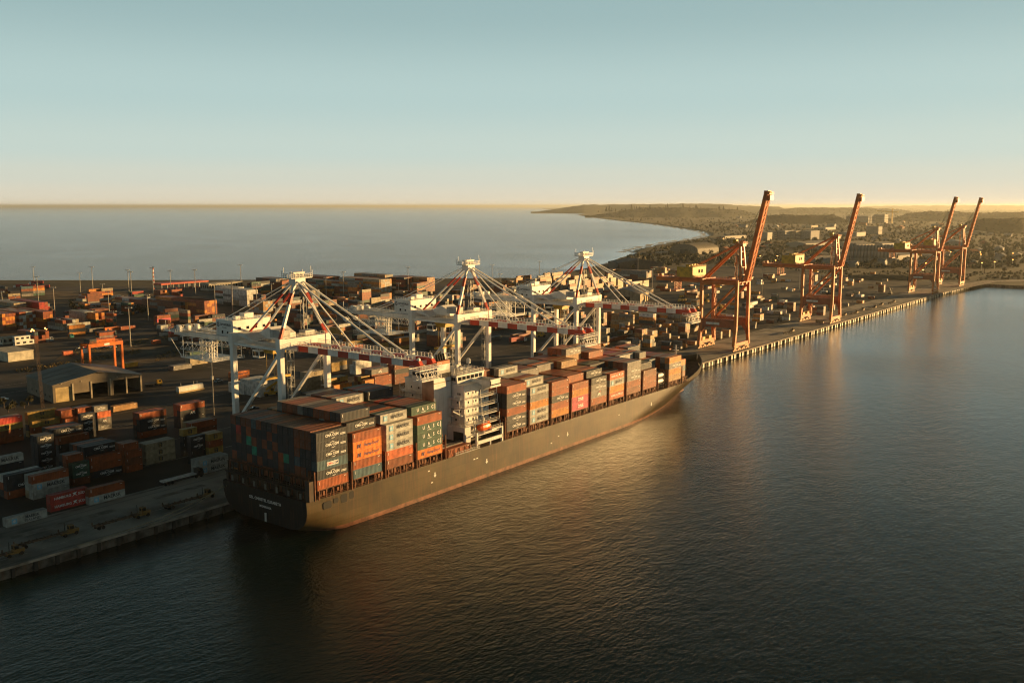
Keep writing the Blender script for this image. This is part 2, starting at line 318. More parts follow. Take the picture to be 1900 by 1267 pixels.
# ================================================================== CONTAINERS
CC = {'rust': ((.31, .070, .018), 'rust red'), 'navy': ((.020, .027, .036), 'navy'), 'orange': ((.72, .19, .022), 'bright orange'), 'maersk': ((.43, .43, .39), 'pale grey'), 'brown': ((.21, .058, .022), 'brown'),
      'salmon': ((.56, .13, .045), 'salmon'), 'teal': ((.035, .10, .068), 'dark green'), 'blue': ((.05, .11, .14), 'blue'), 'mustard': ((.44, .28, .065), 'mustard'), 'pink': ((.62, .085, .13), 'pink'), 'red': ((.42, .04, .028), 'red'),
      'green': ((.015, .26, .16), 'bright green'), 'white': ((.66, .65, .61), 'white'), 'beige': ((.38, .31, .20), 'beige'), 'grey': ((.21, .20, .185), 'grey'), 'tan': ((.42, .24, .10), 'tan'), 'amber': ((.64, .24, .032), 'amber')}
CM = {k: mat('container_'+k, c, .5, var=.2, scale=.55, streak=.3, dust=.25, rnd=.12, dustcol=tuple(.5*a+.5*b for a, b in zip((.06, .044, .032), c))) for k, (c, _) in CC.items()}
rod = mat('lock_rod', (.16, .15, .14), .5, metal=.4)
casting = dark_steel
HC = 2.85; WD = 2.44
def cont_mesh(L_, h):
    mb = MB(); x, y = L_/2, WD/2; p = .16
    for sx in (-1, 1):
        for sy in (-1, 1): mb.box((sx*(x-p/2), sy*(y-p/2), h/2), (p, p, h))
        mb.box((sx*(x-p/2), 0, h-.07), (p-.004, WD-2*p, .14)); mb.box((sx*(x-p/2), 0, .07), (p-.004, WD-2*p, .14))
    for sy in (-1, 1):
        mb.box((0, sy*(y-.05), h-.06), (L_-2*p, .10, .12)); mb.box((0, sy*(y-.05), .09), (L_-2*p, .10, .18))
        n = int((L_-2*p)/.56); st = (L_-2*p)/n; P = []
        for i in range(n):
            a = -x+p+i*st; P += [(a, .10), (a+st*.35, .10), (a+st*.5, .055), (a+st*.85, .055)]
        P.append((x-p, .10)); k = len(P)
        V = [(a, sy*(y-d), .18) for a, d in P]+[(a, sy*(y-d), h-.12) for a, d in P]
        mb.add(V, [((i, i+1, i+1+k, i+k) if sy < 0 else (i+1, i, i+k, i+1+k)) for i in range(k-1)])
    mb.add([(-x+p, -y+.1, h-.05), (x-p, -y+.1, h-.05), (x-p, y-.1, h-.05), (-x+p, y-.1, h-.05)], [(0, 1, 2, 3)])
    mb.add([(-x+p, -y+.1, .1), (x-p, -y+.1, .1), (x-p, y-.1, .1), (-x+p, y-.1, .1)], [(3, 2, 1, 0)])
    mb.add([(x-.06, -y+p, .14), (x-.06, y-p, .14), (x-.06, y-p, h-.14), (x-.06, -y+p, h-.14)], [(0, 1, 2, 3)])
    mb.add([(-x+.09, -y+p, .14), (-x+.09, y-p, .14), (-x+.09, y-p, h-.14), (-x+.09, -y+p, h-.14)], [(3, 2, 1, 0)])
    return mb
_cm = {}
def cmesh(L_, h, col):
    k = (L_, h, col)
    if k not in _cm:
        if (L_, h) not in _cm: _cm[(L_, h)] = cont_mesh(L_, h)
        mb = _cm[(L_, h)]; me = bpy.data.meshes.new('shipping_container'); me.from_pydata(mb.v, [], mb.f); me.materials.append(CM[col]); me.update(); _cm[k] = me
    return _cm[k]
_dm = {}
def door_mesh(L_, h, col):
    k = (L_, h, col)
    if k not in _dm:
        mb = MB(); x = -L_/2
        for s_ in (-1, 1):
            mb.box((x+.05, s_*.52, h/2), (.05, 1.0, h-.36)); 
            for o_ in (.28, .74): mb.cyl((x-.01, s_*o_, .2), (x-.01, s_*o_, h-.2), .035, n=5, m=1)
            mb.box((x+.005, s_*.5, h*.42), (.03, .45, .07), 1)
        me = bpy.data.meshes.new('door'); me.from_pydata(mb.v, [], mb.f); me.materials.append(CM[col]); me.materials.append(rod)
        me.polygons.foreach_set('material_index', mb.m); me.update(); _dm[k] = me
    return _dm[k]
# --- lettering as painted on the long sides (local x along the container, z up, faces -y)
LM = [text_white, text_black, text_blue, text_red, text_navy, mat('star_white', (.7, .72, .72), .5), CM['mustard']]
def tx(mb, s, size, x, z, m=0, shear=0, space=1.0, bold=.02, sy=1.0):
    me = text_mesh(s, size, shear, space, bold)
    mb.add([(x+v.co.x, 0, z+v.co.y*sy) for v in me.vertices], [tuple(p.vertices) for p in me.polygons], m)
def pl(mb, pts, m=0, y=0): mb.add([(a, y, b) for a, b in pts], [tuple(range(len(pts)))], m)
def arc(mb, cx, cz, rx, rz, a0, a1, t, m=0, n=8):
    A = [a0+(a1-a0)*i/n for i in range(n+1)]; k = lambda i: t*math.sin(math.pi*i/n)+.01
    V = [(cx+rx*math.cos(a), 0, cz+rz*math.sin(a)) for a in A]+[(cx+rx*math.cos(a), 0, cz+rz*math.sin(a)-k(i)) for i, a in enumerate(A)]
    mb.add(V, [(i, i+1, i+n+2, i+n+1) for i in range(n)], m)
_bm = {}
def brand_mesh(b, L_, h):
    k = (b, L_, h)
    if k in _bm: return _bm[k]
    mb = MB(); q = L_/12.19; zc = h*.5
    if b == 'cma':
        f = min(1.0, q*1.5); tx(mb, 'CMA CGM', 1.12*f, 0, zc, 0, bold=.035)
        arc(mb, .3*f, zc+.35*f, 1.5*f, .55*f, R(150), R(55), .16); arc(mb, .2*f, zc-.4*f, 1.2*f, .5*f, R(-120), R(-20), .16)
        if q > .8: 
            for j in range(2): tx(mb, 'CONTAINER LINE', .26, 4.3, zc-.1-j*.35, 0)
    elif b == 'cmabox':
        pl(mb, [(-2.3, zc-.62), (2.3, zc-.62), (2.3, zc+.62), (-2.3, zc+.62)], 5); mb.v = [(x, .004, z) for x, y, z in mb.v]
        tx(mb, 'CMA', 1.0, -1.05, zc, 3, bold=.03); tx(mb, 'CGM', 1.0, 1.1, zc, 4, bold=.03)
    elif b in ('maersk', 'sealand'):
        f = q if q > .8 else q*1.25; s_ = .78*f; cx = -L_*.31; up = .5 if b == 'sealand' else 0
        pl(mb, [(cx-s_, zc-s_), (cx+s_, zc-s_), (cx+s_, zc+s_), (cx-s_, zc+s_)], 2); mb.v = [(x, .004, z) for x, y, z in mb.v]
        st = []
        for i in range(14): r_ = s_*(.82 if i % 2 == 0 else .36); a = i*math.pi/7+math.pi/2; st.append((cx+r_*math.cos(a), zc+r_*math.sin(a)))
        pl(mb, st, 5)
        tx(mb, 'MAERSK', 1.62*f*(.72 if up else 1), L_*.13, zc+up*.9, 1, bold=.03)
        if up: tx(mb, 'SEALAND', 1.05*f, L_*.13, zc-.6, 1, bold=.02, space=1.1)
    elif b == 'hapag':
        f = q if q > .8 else q*1.2; cx = -L_*.29
        for o_ in (-.42, .42):
            pl(mb, [(cx+(o_-.3)*f, zc-.62*f), (cx+(o_+.12)*f, zc-.62*f), (cx+(o_+.4)*f, zc+.62*f), (cx+(o_-.02)*f, zc+.62*f)], 4)
        tx(mb, 'Hapag-Lloyd', 1.25*f, L_*.13, zc, 4, shear=.2, bold=.02)
    elif b == 'uasc':
        for ch, p_ in zip('UASC', (-.25, -.05, .15, .34)): tx(mb, ch, 1.35*q+.2, L_*p_, zc+.1, 0, bold=.04)
        tx(mb, 'CONTAINERS', .32, -.3, zc-.85, 0); pl(mb, [(L_*.43, zc-.9), (L_*.455, zc-.9), (L_*.455, zc+1), (L_*.43, zc+1)], 0)
    elif b == 'one': tx(mb, 'ONE', 2.0*min(1, q*1.3), .2, zc, 0, bold=.05)
    elif b == 'apl':
        f = min(1, q*1.5); tx(mb, 'APL', 1.5*f, 0, zc-.25, 0, shear=.15, bold=.08)
        pl(mb, [(-.2*f, zc+.55*f), (1.1*f, zc+.6*f), (1.5*f, zc+.95*f), (.2*f, zc+.85*f)], 3)
    elif b == 'hsud':
        tx(mb, 'HAMBURG', 1.15*q, -2.1*q, zc, 0, bold=.02); tx(mb, 'SÜD', 1.15*q, 4.0*q, zc, 0, bold=.02)
        pl(mb, [(1.1*q, zc+.55*q), (2.6*q, zc+.75*q), (2.0*q, zc+.1*q), (2.7*q, zc-.55*q), (1.7*q, zc-.1*q), (.9*q, zc-.7*q), (1.5*q, zc+.1*q)], 0)
    elif b == 'msc':
        pl(mb, [(-.75, zc-.75), (.75, zc-.75), (.75, zc+.75), (-.75, zc+.75)], 1); mb.v = [(x, .004, z) for x, y, z in mb.v]
        tx(mb, 'm', 1.1, 0, zc+.32, 6, bold=.03); tx(mb, 'sc', .95, 0, zc-.34, 6, bold=.03)
    else:   # plain box: the small owner code by the left post
        for j in range(3): pl(mb, [(-L_*.455, zc+.1+j*.32), (-L_*.435, zc+.1+j*.32), (-L_*.435, zc+.32+j*.32), (-L_*.455, zc+.32+j*.32)], 0)
        pl(mb, [(L_*.36, h*.78), (L_*.43, h*.78), (L_*.43, h*.83), (L_*.36, h*.83)], 0)
    me = bpy.data.meshes.new('lettering'); me.from_pydata(mb.v, [], mb.f)
    for m_ in LM: me.materials.append(m_)
    me.polygons.foreach_set('material_index', mb.m); me.update(); _bm[k] = me; return me
BRANDWORD = {'cma': 'white-lettered', 'cmabox': 'red-and-white-lettered', 'maersk': 'star-marked', 'sealand': 'star-marked', 'hapag': 'dark-lettered', 'uasc': 'white-lettered', 'one': 'white-lettered', 'apl': 'white-lettered', 'hsud': 'white-lettered', 'msc': 'black-emblem'}
BOX = []     # every container: x0,x1,y0,y1,z0,z1 + data
def add_box(x0, y0, z0, L_, axis, col, brand=None, where='', h=HC, mark=True):
    """x0,y0 = the corner nearest -x,-y"""
    dx, dy = (L_, WD) if axis == 'x' else (WD, L_)
    BOX.append(dict(b=(x0, x0+dx, y0, y0+dy, z0, z0+h), L=L_, h=h, axis=axis, col=col, brand=brand, where=where, mark=mark))
# ---------------- on the ship
DECK = 14.4; COLS = 16; CW = 2.54; SB = -42.4
palette_ship = ['rust']*9+['navy']*9+['brown']*4+['blue']*3+['grey']*2+['teal']*2+['maersk']*2+['red', 'tan', 'orange']
palette_top = ['rust']*8+['brown']*7+['navy']*5+['grey']*4+['red', 'teal', 'maersk', 'orange', 'tan']
rs = random.Random(11)
AFT = [(179.6, 'stern-most bay'), (194.0, 'second bay from stern'), (208.4, 'third bay from stern'), (222.8, 'fourth bay from stern')]
FWD = [(271.2, 'first bay ahead of bridge'), (285.8, 'second bay ahead of bridge'), (300.3, 'third bay ahead of bridge'), (314.8, 'fourth bay ahead of bridge'), (329.3, 'fifth bay ahead of bridge'), (344.0, 'sixth bay ahead of bridge'), (358.8, 'seventh bay ahead of bridge'), (373.4, 'eighth bay ahead of bridge'), (398.2, 'foremost long bay')]
N_, M_, K_ = 'navy', 'maersk', 'rust'
SIDE = {0: ['rust', 'navy:cma', 'blue:cmabox', 'navy:cma', 'navy:cma', 'navy:cma'], 1: ['blue', 'rust', 'orange:hapag', 'orange:hapag', 'rust'], 2: ['brown', 'salmon', 'maersk:maersk', 'maersk:maersk', 'maersk:maersk'],
        3: ['orange:hapag', 'teal:uasc', 'teal:uasc', 'teal:uasc', 'rust'], 4: ['navy:cma', 'navy:cma', 'rust', 'navy:cma', 'navy:cma', 'rust'], 5: ['maersk:maersk', 'maersk:maersk', 'amber', 'grey', 'maersk:maersk'],
        6: ['amber', 'rust', 'navy:cma', 'rust', 'rust'], 7: ['pink:one', 'pink:one', 'amber', 'rust'], 8: ['rust', 'grey:apl', 'grey:cma', 'navy:cma'], 9: ['salmon:hsud', 'amber', 'maersk:maersk', 'salmon:hsud'],
        10: ['brown', 'rust', 'grey:cma', 'grey:cma', 'grey'], 11: ['rust', 'rust', 'brown'], 12: ['tan', 'amber', 'grey:cma', 'amber']}
SECOND = {1: 'navy:cma', 2: 'maersk:maersk', 3: 'teal:uasc', 5: 'maersk:maersk', 8: 'navy:cma'}
HTS = {0: [6]*16, 1: [5, 6]+[7]*12+[6, 6], 2: [5]+[6]*8+[7]*7, 3: [5]+[6]*8+[7]*5+[6]*2, 4: [6]*7+[7]*6+[6]*3, 5: [5]+[6]*5+[7]*2+[6]*8, 6: [5]*6+[6]*4+[5]*6, 7: [4]+[5]*6+[6]*6+[5]*3, 8: [4, 5]+[5]*4+[6]*7+[5]*3,
       9: [4]+[4]*3+[5]*5+[7]*4+[6]*3, 10: [5]*8+[6]*4+[6]*4, 11: [3]+[4]*4+[5]*7+[6]*4, 12: [4]*9+[5]*3+[4]*2}
bays = AFT+FWD
for bi, (bx, bname) in enumerate(bays):
    H = HTS[bi]
    for c, n in enumerate(H):
        y0 = SB+c*CW
        for t in range(n):
            top = t == n-1; sb = c == 0 or H[c-1] <= t; prev = HTS.get(bi-1) if bi not in (0, 4, 12) else None
            aft = prev is None or c >= len(prev) or prev[c] <= t
            if not (top or sb or aft or (t >= n-2)): continue
            br = None; col = rs.choice(palette_top if top else palette_ship)
            if c == 0: s_ = SIDE[bi][t].split(':'); col = s_[0]; br = s_[1] if len(s_) > 1 else None
            elif c == 1 and top and bi in SECOND: s_ = SECOND[bi].split(':'); col, br = s_
            elif bi == 0: col = rs.choice(['navy']*13+['brown']*7+['blue']*1+['rust']); 
            if bi == 0 and (c, t) in ((12, 3), (11, 2), (5, 2)): col = 'green'
            if bi == 0 and (c, t) == (14, 4): col = 'red'
            if bi == 5 and top and 2 <= c <= 6: col = ('amber', 'rust', 'white', 'white', 'maersk')[c-2]
            if c > 1 and sb and not top is None and br is None and bi in (2, 5) and t == 6: col, br = 'maersk', 'maersk'
            if bi == 9 and c == 9 and t == 6: col, br = 'grey', 'cma'
            lift = .3 if (bi == 0 and c > 0) else 0
            add_box(bx, y0, DECK+t*HC+lift+(.0), 12.19, 'x', col, br, f"{ORD[t+1]} tier, {ORD[c+1]} column from starboard, {bname}", mark=c == 0 or sb)
for c in range(15):     # short boxes right forward, and the low row behind the house
    for t in range(3 if c < 11 else 2):
        if c == 0 or t > 0: add_box(411.2, SB+1.2+c*CW, DECK+t*HC, 6.06, 'x', rs.choice(palette_ship), None, f"{ORD[t+1]} tier, {ORD[c+1]} column from starboard, foremost short bay")
for c in range(2, 14):
    n = 4 if c < 4 else 5
    for t in range(2, n): add_box(387.4, SB+c*CW, DECK+t*HC, 6.06, 'x', rs.choice(['blue', 'amber', 'rust', 'orange', 'grey', 'tan']), None, f"{ORD[t+1]} tier, {ORD[c+1]} column from starboard, short bay by tank rows")
    if c > 3: add_box(387.4, SB+c*CW, DECK, 6.06, 'x', 'brown', None, 'hidden')
add_box(238.0, SB+.1, 11.6, 12.19, 'x', 'rust', None, 'lying alone on deck below the funnel')
add_box(238.0, SB+2.7, 11.9, 12.19, 'x', 'grey', None, 'lying low on deck just inboard of rust one')
# ---------------- in the yard
palette_y = ['rust']*5+['navy']*3+['brown']*2+['grey']*3+['beige']*3+['maersk']*3+['tan']*3+['amber', 'teal', 'mustard', 'orange', 'blue', 'white']
ry = random.Random(5)
def block(p, n, nx, ny, axis, L_, cols, phrase, h=2.6, brand=None, jag=0, gap=.12):
    """p: picture point of the upper left corner of the block's -y face, n tiers; cols: colours of the front column from bottom up, or a palette"""
    c = atz(p[0], p[1], 3.05+n*h); dx, dy = (L_, WD) if axis == 'x' else (WD, L_)
    for i in range(nx):
        for j in range(ny):
            m = n if (jag == 0 or (i == 0 and j == 0)) else max(1, n-ry.randint(0, jag))
            for t in range(m):
                edge = t == m-1 or j == 0 or i == 0 or jag
                if not edge: continue
                col, br = ry.choice(palette_y), None
                if isinstance(cols, list):
                    if j == 0 and i == 0 and t < len(cols) or len(set(cols)) == 1: col = cols[min(t, len(cols)-1)]
                    elif j == 0 or ry.random() < .75: col = ry.choice(cols)
                if ':' in col: col, br = col.split(':')
                if j > 0: br = None
                tier = 'only' if m == 1 else ('top' if t == m-1 else ('bottom' if t == 0 else ORD[t+1]))
                lb = (f"{tier} tier, " if m > 1 else '')+(f"{ORD[i+1]} from left, " if nx > 1 else '')+(f"{ORD[j+1]} row back, " if ny > 1 else '')+phrase
                add_box(c[0]+i*(dx+gap), c[1]+j*(dy+gap+.05), 3.05+t*h, L_, axis, col, br, lb, h)
F40, F20 = 12.19, 6.06
# near the quay
block(z2(40, 855), 1, 1, 1, 'x', F40, ['maersk:sealand'], 'lone box nearest the left quay')
block(z2(325, 705), 2, 1, 1, 'x', F40, ['red:hsud', 'red:hsud'], 'red pair by the quay road')
block(z2(580, 662), 2, 1, 1, 'x', F40, ['maersk:maersk', 'rust'], 'two-high stack beside the red pair')
block(z2(1300, 475), 2, 1, 2, 'x', F40, ['maersk:maersk', 'maersk:maersk'], 'grey stack by the ship\'s stern')
block(z2(206, 578), 3, 1, 2, 'x', F40, ['maersk', 'maersk:maersk', 'rust'], 'stack behind the red pair')
block(z2(40, 575), 3, 1, 2, 'x', F40, ['rust', 'navy:cma', 'navy'], 'dark stack at lower left edge')
block(z2(470, 497), 3, 1, 1, 'x', F20, ['brown', 'teal:cma', 'teal:cma'], 'short green stack in the shade')
block(z2(430, 443), 4, 1, 2, 'x', F20, ['brown', 'navy', 'brown', 'rust'], 'short stack topped by rust box')
block(z5b(985, 888), 3, 1, 1, 'x', F40, ['navy:cma', 'rust', 'rust'], 'long stack in the shade, front')
block(z5b(925, 775), 4, 1, 4, 'x', F40, ['navy', 'rust', 'navy', 'navy:cma'], 'four-high block behind the shaded stack')
block(z5b(1390, 818), 3, 1, 2, 'x', F20, ['rust', 'brown', 'rust'], 'short rust stack beside grey-beige trio')
block(z5b(1350, 738), 4, 1, 2, 'x', F20, ['brown', 'rust', 'brown', 'rust'], 'short tall stack beside grey-beige trio')
block(z5b(1600, 742), 3, 1, 2, 'x', F40, ['beige:msc', 'beige:msc', 'beige:msc'], 'beige trio with black emblems')
block(z5b(1535, 402), 4, 1, 2, 'x', F40, ['rust', 'navy:cma', 'navy:cma', 'rust'], 'stack crowned by sunlit rust box')
block(z2(1175, 112), 4, 1, 2, 'x', F40, ['navy', 'navy', 'navy:apl', 'rust'], 'tall stack left of crane leg')
block(z2(1195, 272), 4, 1, 1, 'x', F20, ['navy', 'navy', 'navy', 'mustard:msc'], 'short stack with mustard top')
block(z2(1245, 320), 4, 1, 1, 'x', F20, ['navy', 'navy', 'navy:cma', 'navy:cma'], 'short dark stack before mustard one')
block(z2(1362, 303), 4, 1, 2, 'x', F20, ['mustard', 'mustard:msc', 'rust', 'mustard:msc'], 'short striped stack by ship\'s quarter')
block(z2(1240, 232), 4, 1, 2, 'x', F40, ['brown', 'rust', 'brown', 'rust'], 'rust block behind mustard-topped stack')
block(z5b(300, 388), 4, 1, 1, 'x', F40, ['mustard', 'navy', 'mustard:msc', 'mustard:msc'], 'mustard stack by the big shed')
block(z5b(352, 488), 3, 1, 1, 'x', F40, ['mustard', 'rust', 'mustard:msc'], 'mustard stack in patchy sun')
block(z5b(670, 370), 4, 1, 2, 'x', F20, ['rust', 'rust', 'rust', 'rust'], 'sunlit rust stack by shed doors')
block(z5b(855, 344), 4, 1, 2, 'x', F20, ['grey', 'rust', 'rust', 'rust'], 'right-hand rust stack by shed doors')
block(z5b(720, 460), 3, 1, 1, 'x', F20, ['rust', 'rust', 'rust'], 'low rust stack before shed doors')
block(z5b(1035, 322), 4, 1, 1, 'x', F20, ['grey', 'grey', 'grey:cma', 'grey:cma'], 'grey lettered stack beyond rust ones')
block(z5b(888, 408), 4, 1, 1, 'x', F20, ['navy', 'navy:cma', 'navy:cma', 'navy:cma'], 'navy short stack of four')
block(z5b(1072, 388), 3, 1, 1, 'x', F20, ['grey:cma', 'grey:apl', 'salmon'], 'short stack with orange top tier')
block(z5b(570, 580), 4, 1, 3, 'x', F40, ['navy', 'brown', 'brown', 'navy:cma'], 'flat-topped navy block')
block(z5b(640, 672), 3, 1, 1, 'x', F40, ['navy', 'navy', 'rust'], 'maroon stack before navy block')
block(z5b(405, 655), 5, 1, 2, 'x', F20, ['navy:cma', 'navy:cma', 'navy:cma', 'navy:cma', 'navy:cma'], 'five-high navy short stack')
block(z2(-60, 210), 4, 1, 2, 'x', F40, ['rust', 'brown', 'mustard:msc', 'red'], 'red-topped stack at left edge')
block(z2(-90, 470), 4, 1, 1, 'x', F40, ['navy', 'navy', 'navy', 'maersk:maersk'], 'grey-topped stack at left edge')
block(z5b(1245, 322), 1, 1, 1, 'x', F40, ['tan'], 'tan box beyond the grey stacks')
# centre yard, seen under and between the white cranes
block(z3(640, 905), 3, 1, 6, 'x', F40, ['white'], 'white reefer block by yellow stacker')
block(z3(525, 925), 2, 1, 5, 'x', F20, ['white'], 'low white block beside reefers')
block(z3(985, 838), 4, 1, 2, 'x', F40, ['beige', 'beige', 'beige', 'beige:msc'], 'beige stack by first crane leg')
block(z3(1155, 882), 3, 1, 2, 'x', F40, ['grey', 'rust', 'mustard:msc'], 'mustard-topped stack by first boom')
block(z3(1185, 932), 2, 1, 1, 'x', F40, ['brown', 'amber'], 'amber stack by first boom')
block(z3(1385, 868), 3, 1, 2, 'x', F20, ['mustard', 'brown', 'mustard:msc'], 'short mustard stack beyond ship')
block(z3(1415, 895), 3, 1, 1, 'x', F20, ['mustard:msc', 'mustard:msc', 'amber'], 'short amber stack beyond ship')
block(z3(1462, 818), 4, 1, 3, 'x', F40, ['brown', 'rust', 'rust', 'grey:apl'], 'brown block under first boom')
block(z3(1485, 868), 3, 1, 1, 'x', F40, ['navy', 'rust', 'rust'], 'rust stack under first boom')
block(z3(1345, 752), 3, 2, 2, 'x', F20, ['white'], 'white short block above brown block', jag=1)
block(z11(1000, 720), 4, 1, 2, 'x', F20, ['white'], 'white stack under boom tip')
block(z11(1090, 745), 4, 2, 2, 'x', F40, ['brown', 'brown', 'navy', 'brown'], 'dark block beside second crane leg')
block(z11(555, 470), 3, 1, 1, 'x', F40, ['navy', 'brown', 'mustard:msc'], 'mustard top seen between stays')
block(z11(590, 520), 2, 1, 1, 'x', F40, ['grey', 'salmon'], 'salmon box seen above boom')
block(z11(460, 310), 3, 1, 2, 'y', F20, ['mustard', 'mustard', 'mustard'], 'three-high mustard ends between stays')
block(z11(910, 335), 1, 1, 1, 'x', F40, ['orange'], 'orange box below second crane tail')
block(z11(1145, 430), 3, 1, 2, 'x', F40, ['mustard', 'brown', 'amber'], 'amber-topped stack left of second crane')
block(z11(1050, 470), 2, 1, 1, 'x', F20, ['beige', 'grey:apl'], 'grey short stack left of second crane')
block(z11(940, 440), 3, 1, 1, 'x', F20, ['mustard', 'mustard', 'brown'], 'short stack below second crane tail')
block(z11(380, 150), 2, 1, 2, 'y', F20, ['grey', 'orange'], 'orange end above the stays')
block(z11(275, 115), 2, 2, 2, 'y', F20, ['grey', 'amber'], 'amber ends above the stays')
block(z11(350, 720), 2, 1, 1, 'x', F20, ['mustard', 'mustard'], 'short mustard pair under first boom')
block(z11(440, 700), 2, 1, 1, 'x', F20, ['grey', 'mustard'], 'mustard pair further under first boom')
block(z3(430, 838), 2, 1, 1, 'x', F40, ['rust', 'orange:hapag'], 'orange box right of lamp post')
block(z12(1140, 560), 3, 1, 2, 'x', F40, ['beige:msc', 'beige', 'teal'], 'three-high stack left of lamp post')
block(z12(960, 710), 1, 1, 2, 'x', F40, ['grey'], 'grey box in the open yard')
block(z12(820, 262), 3, 1, 2, 'x', F20, ['maersk', 'navy', 'maersk:maersk'], 'grey-topped stack by crane tail')
block(z12(920, 312), 3, 1, 1, 'x', F20, ['maersk', 'rust', 'red'], 'red-topped stack by crane tail')
block(z12(780, 155), 3, 1, 2, 'x', F40, ['amber', 'pink:one', 'rust'], 'pink-banded stack behind the verge')
block(z12(205, 288), 1, 1, 1, 'x', F40, ['orange:hapag'], 'orange box by the access road')
block(z12(380, 275), 1, 1, 1, 'x', F40, ['rust'], 'rust box after orange one')
block(z12(735, 425), 1, 1, 1, 'x', F20, ['salmon'], 'salmon short box on the verge')
block(z12(1220, 178), 1, 1, 1, 'x', F40, ['white'], 'white box alone on far lane')
# left yard: ends toward the harbour
block(z4b(210, 472), 5, 6, 4, 'y', F40, ['rust', 'white', 'rust', 'maersk', 'rust', 'tan'], 'tall end-on block at left')
block(z4b(20, 492), 5, 4, 4, 'y', F40, ['brown', 'rust', 'amber', 'rust', 'amber'], 'rust end-on block at left edge')
block(z4b(472, 468), 5, 3, 4, 'y', F40, ['rust', 'rust', 'amber'], 'rust end-on block right of tall one')
block(z4b(425, 365), 6, 3, 4, 'y', F40, ['red', 'red', 'rust'], 'red end-on block behind')
block(z4b(150, 372), 6, 4, 3, 'y', F40, ['beige', 'beige', 'grey'], 'beige end-on block behind')
block(z4b(-120, 440), 5, 7, 3, 'y', F40, ['navy', 'rust', 'grey', 'teal'], 'mixed end-on block at frame edge')
block(z4b(740, 600), 2, 3, 1, 'x', F20, ['beige', 'maersk'], 'low pale row by the road')
block(z4b(690, 562), 3, 5, 2, 'y', F40, ['maersk', 'beige', 'rust'], 'tan and rust end-on block', jag=1)
block(z4b(1050, 482), 4, 3, 3, 'y', F40, ['rust', 'teal', 'amber', 'amber'], 'amber end-on block by light pole', jag=2)
block(z4b(930, 470), 4, 4, 2, 'y', F40, ['white', 'maersk'], 'white end-on block behind amber one')
block(z4b(1215, 550), 2, 2, 1, 'y', F20, ['teal', 'salmon'], 'small salmon pair of ends')
block(z4b(700, 905), 1, 1, 1, 'x', F20, ['salmon'], 'salmon short box left of gantry')
block(z4b(975, 655), 1, 2, 1, 'x', F20, ['grey'], 'grey short boxes by road')
block(z1(1500, 312), 5, 5, 6, 'y', F40, ['rust', 'amber', 'rust'], 'rust ends of long dark block')
block(z1(1330, 322), 4, 3, 5, 'y', F40, ['navy', 'grey', 'brown'], 'dark long block left of rust ends')
block(z1(1110, 310), 3, 5, 5, 'y', F40, ['rust', 'grey', 'brown', 'white'], 'low dark block further left')
# far sea-side rows
block(z3(545, 232), 6, 5, 4, 'y', F40, ['white', 'white', 'maersk'], 'white block by the shore')
block(z3(480, 210), 5, 3, 3, 'y', F40, ['white'], 'white block nearest shore')
block(z3(225, 310), 5, 5, 4, 'y', F40, ['rust', 'amber', 'grey'], 'rust end-on block behind machinery house')
block(z3(1520, 155), 7, 7, 5, 'y', F40, ['tan', 'beige', 'amber', 'maersk'], 'tallest pale block by the shore')
block(z3(1345, 175), 6, 4, 6, 'y', F40, ['rust', 'grey', 'amber'], 'brown block left of tallest one')
block(z3(1130, 135), 6, 8, 4, 'y', F40, ['brown', 'navy', 'rust'], 'dark block behind apex')
block(z3(1000, 195), 5, 5, 3, 'y', F40, ['beige', 'tan', 'maersk'], 'pale block right of apex')
block(z3(760, 150), 4, 8, 3, 'y', F40, ['brown', 'grey', 'navy'], 'dark block left of apex')
block(z3(1700, 140), 6, 6, 4, 'y', F40, ['brown', 'navy', 'rust'], 'dark block right of tallest one')
block(z3(1560, 120), 7, 5, 4, 'y', F40, ['tan', 'grey', 'navy'], 'rear block on shoreline')
block(z3(1870, 140), 6, 5, 4, 'y', F40, ['brown', 'tan', 'rust'], 'shore block left of second apex')
block(z3(1455, 262), 2, 1, 2, 'x', F40, ['grey', 'grey:cma'], 'grey pair before tallest block')
block(z3(1570, 255), 3, 3, 1, 'y', F20, ['amber', 'maersk', 'rust'], 'amber trio before tallest block')
block(z3(1240, 283), 2, 2, 2, 'y', F20, ['amber', 'rust'], 'amber pair on open ground')
block(z3(1325, 283), 2, 2, 1, 'y', F20, ['white', 'amber'], 'pale pair on open ground')
block(z3(1120, 392), 2, 3, 2, 'y', F20, ['grey', 'amber'], 'amber ends by stay cable')
block(z3(665, 315), 5, 4, 3, 'y', F20, ['amber', 'maersk', 'tan'], 'pale ends behind the first crane')
# right yard
for (u_, v_) in ((420, 280), (468, 325), (585, 320), (720, 330), (790, 300), (860, 320), (1010, 240), (1120, 250)):
    block(z6(310+(u_-420)*.9, 305+(v_-280)*.4), 3, 3, 2, 'y', F20, ['rust', 'amber', 'tan'], f'shore row stack {u_}', jag=2)
block(z6(50, 352), 4, 8, 2, 'y', F20, ['brown', 'amber', 'navy'], 'shore row left of tail', jag=2)
for j in range(11):
    for i in range(9):
        if ry.random() < .16 or i*12.6-j*9 > 95: continue
        X, Y = 820+i*14.2+j*9-(j > 6)*14, 262+j*17+ry.uniform(-2, 2); n = ry.choice([1, 2, 3, 3, 4, 4, 5])
        for t in range(n): add_box(X, Y, 3.05+t*2.6, F40, 'x', ry.choice(['tan', 'beige', 'maersk', 'amber', 'tan', 'rust', 'grey', 'beige']), None, f"{'top' if t == n-1 else ORD[t+1]} tier, {ORD[i+1]} stack of {ORD[j+1]} row, stepped field behind third apex", 2.6)
block(z6(1345, 250), 5, 5, 5, 'y', F40, ['brown', 'tan', 'grey'], 'dark block below black warehouse', jag=1)
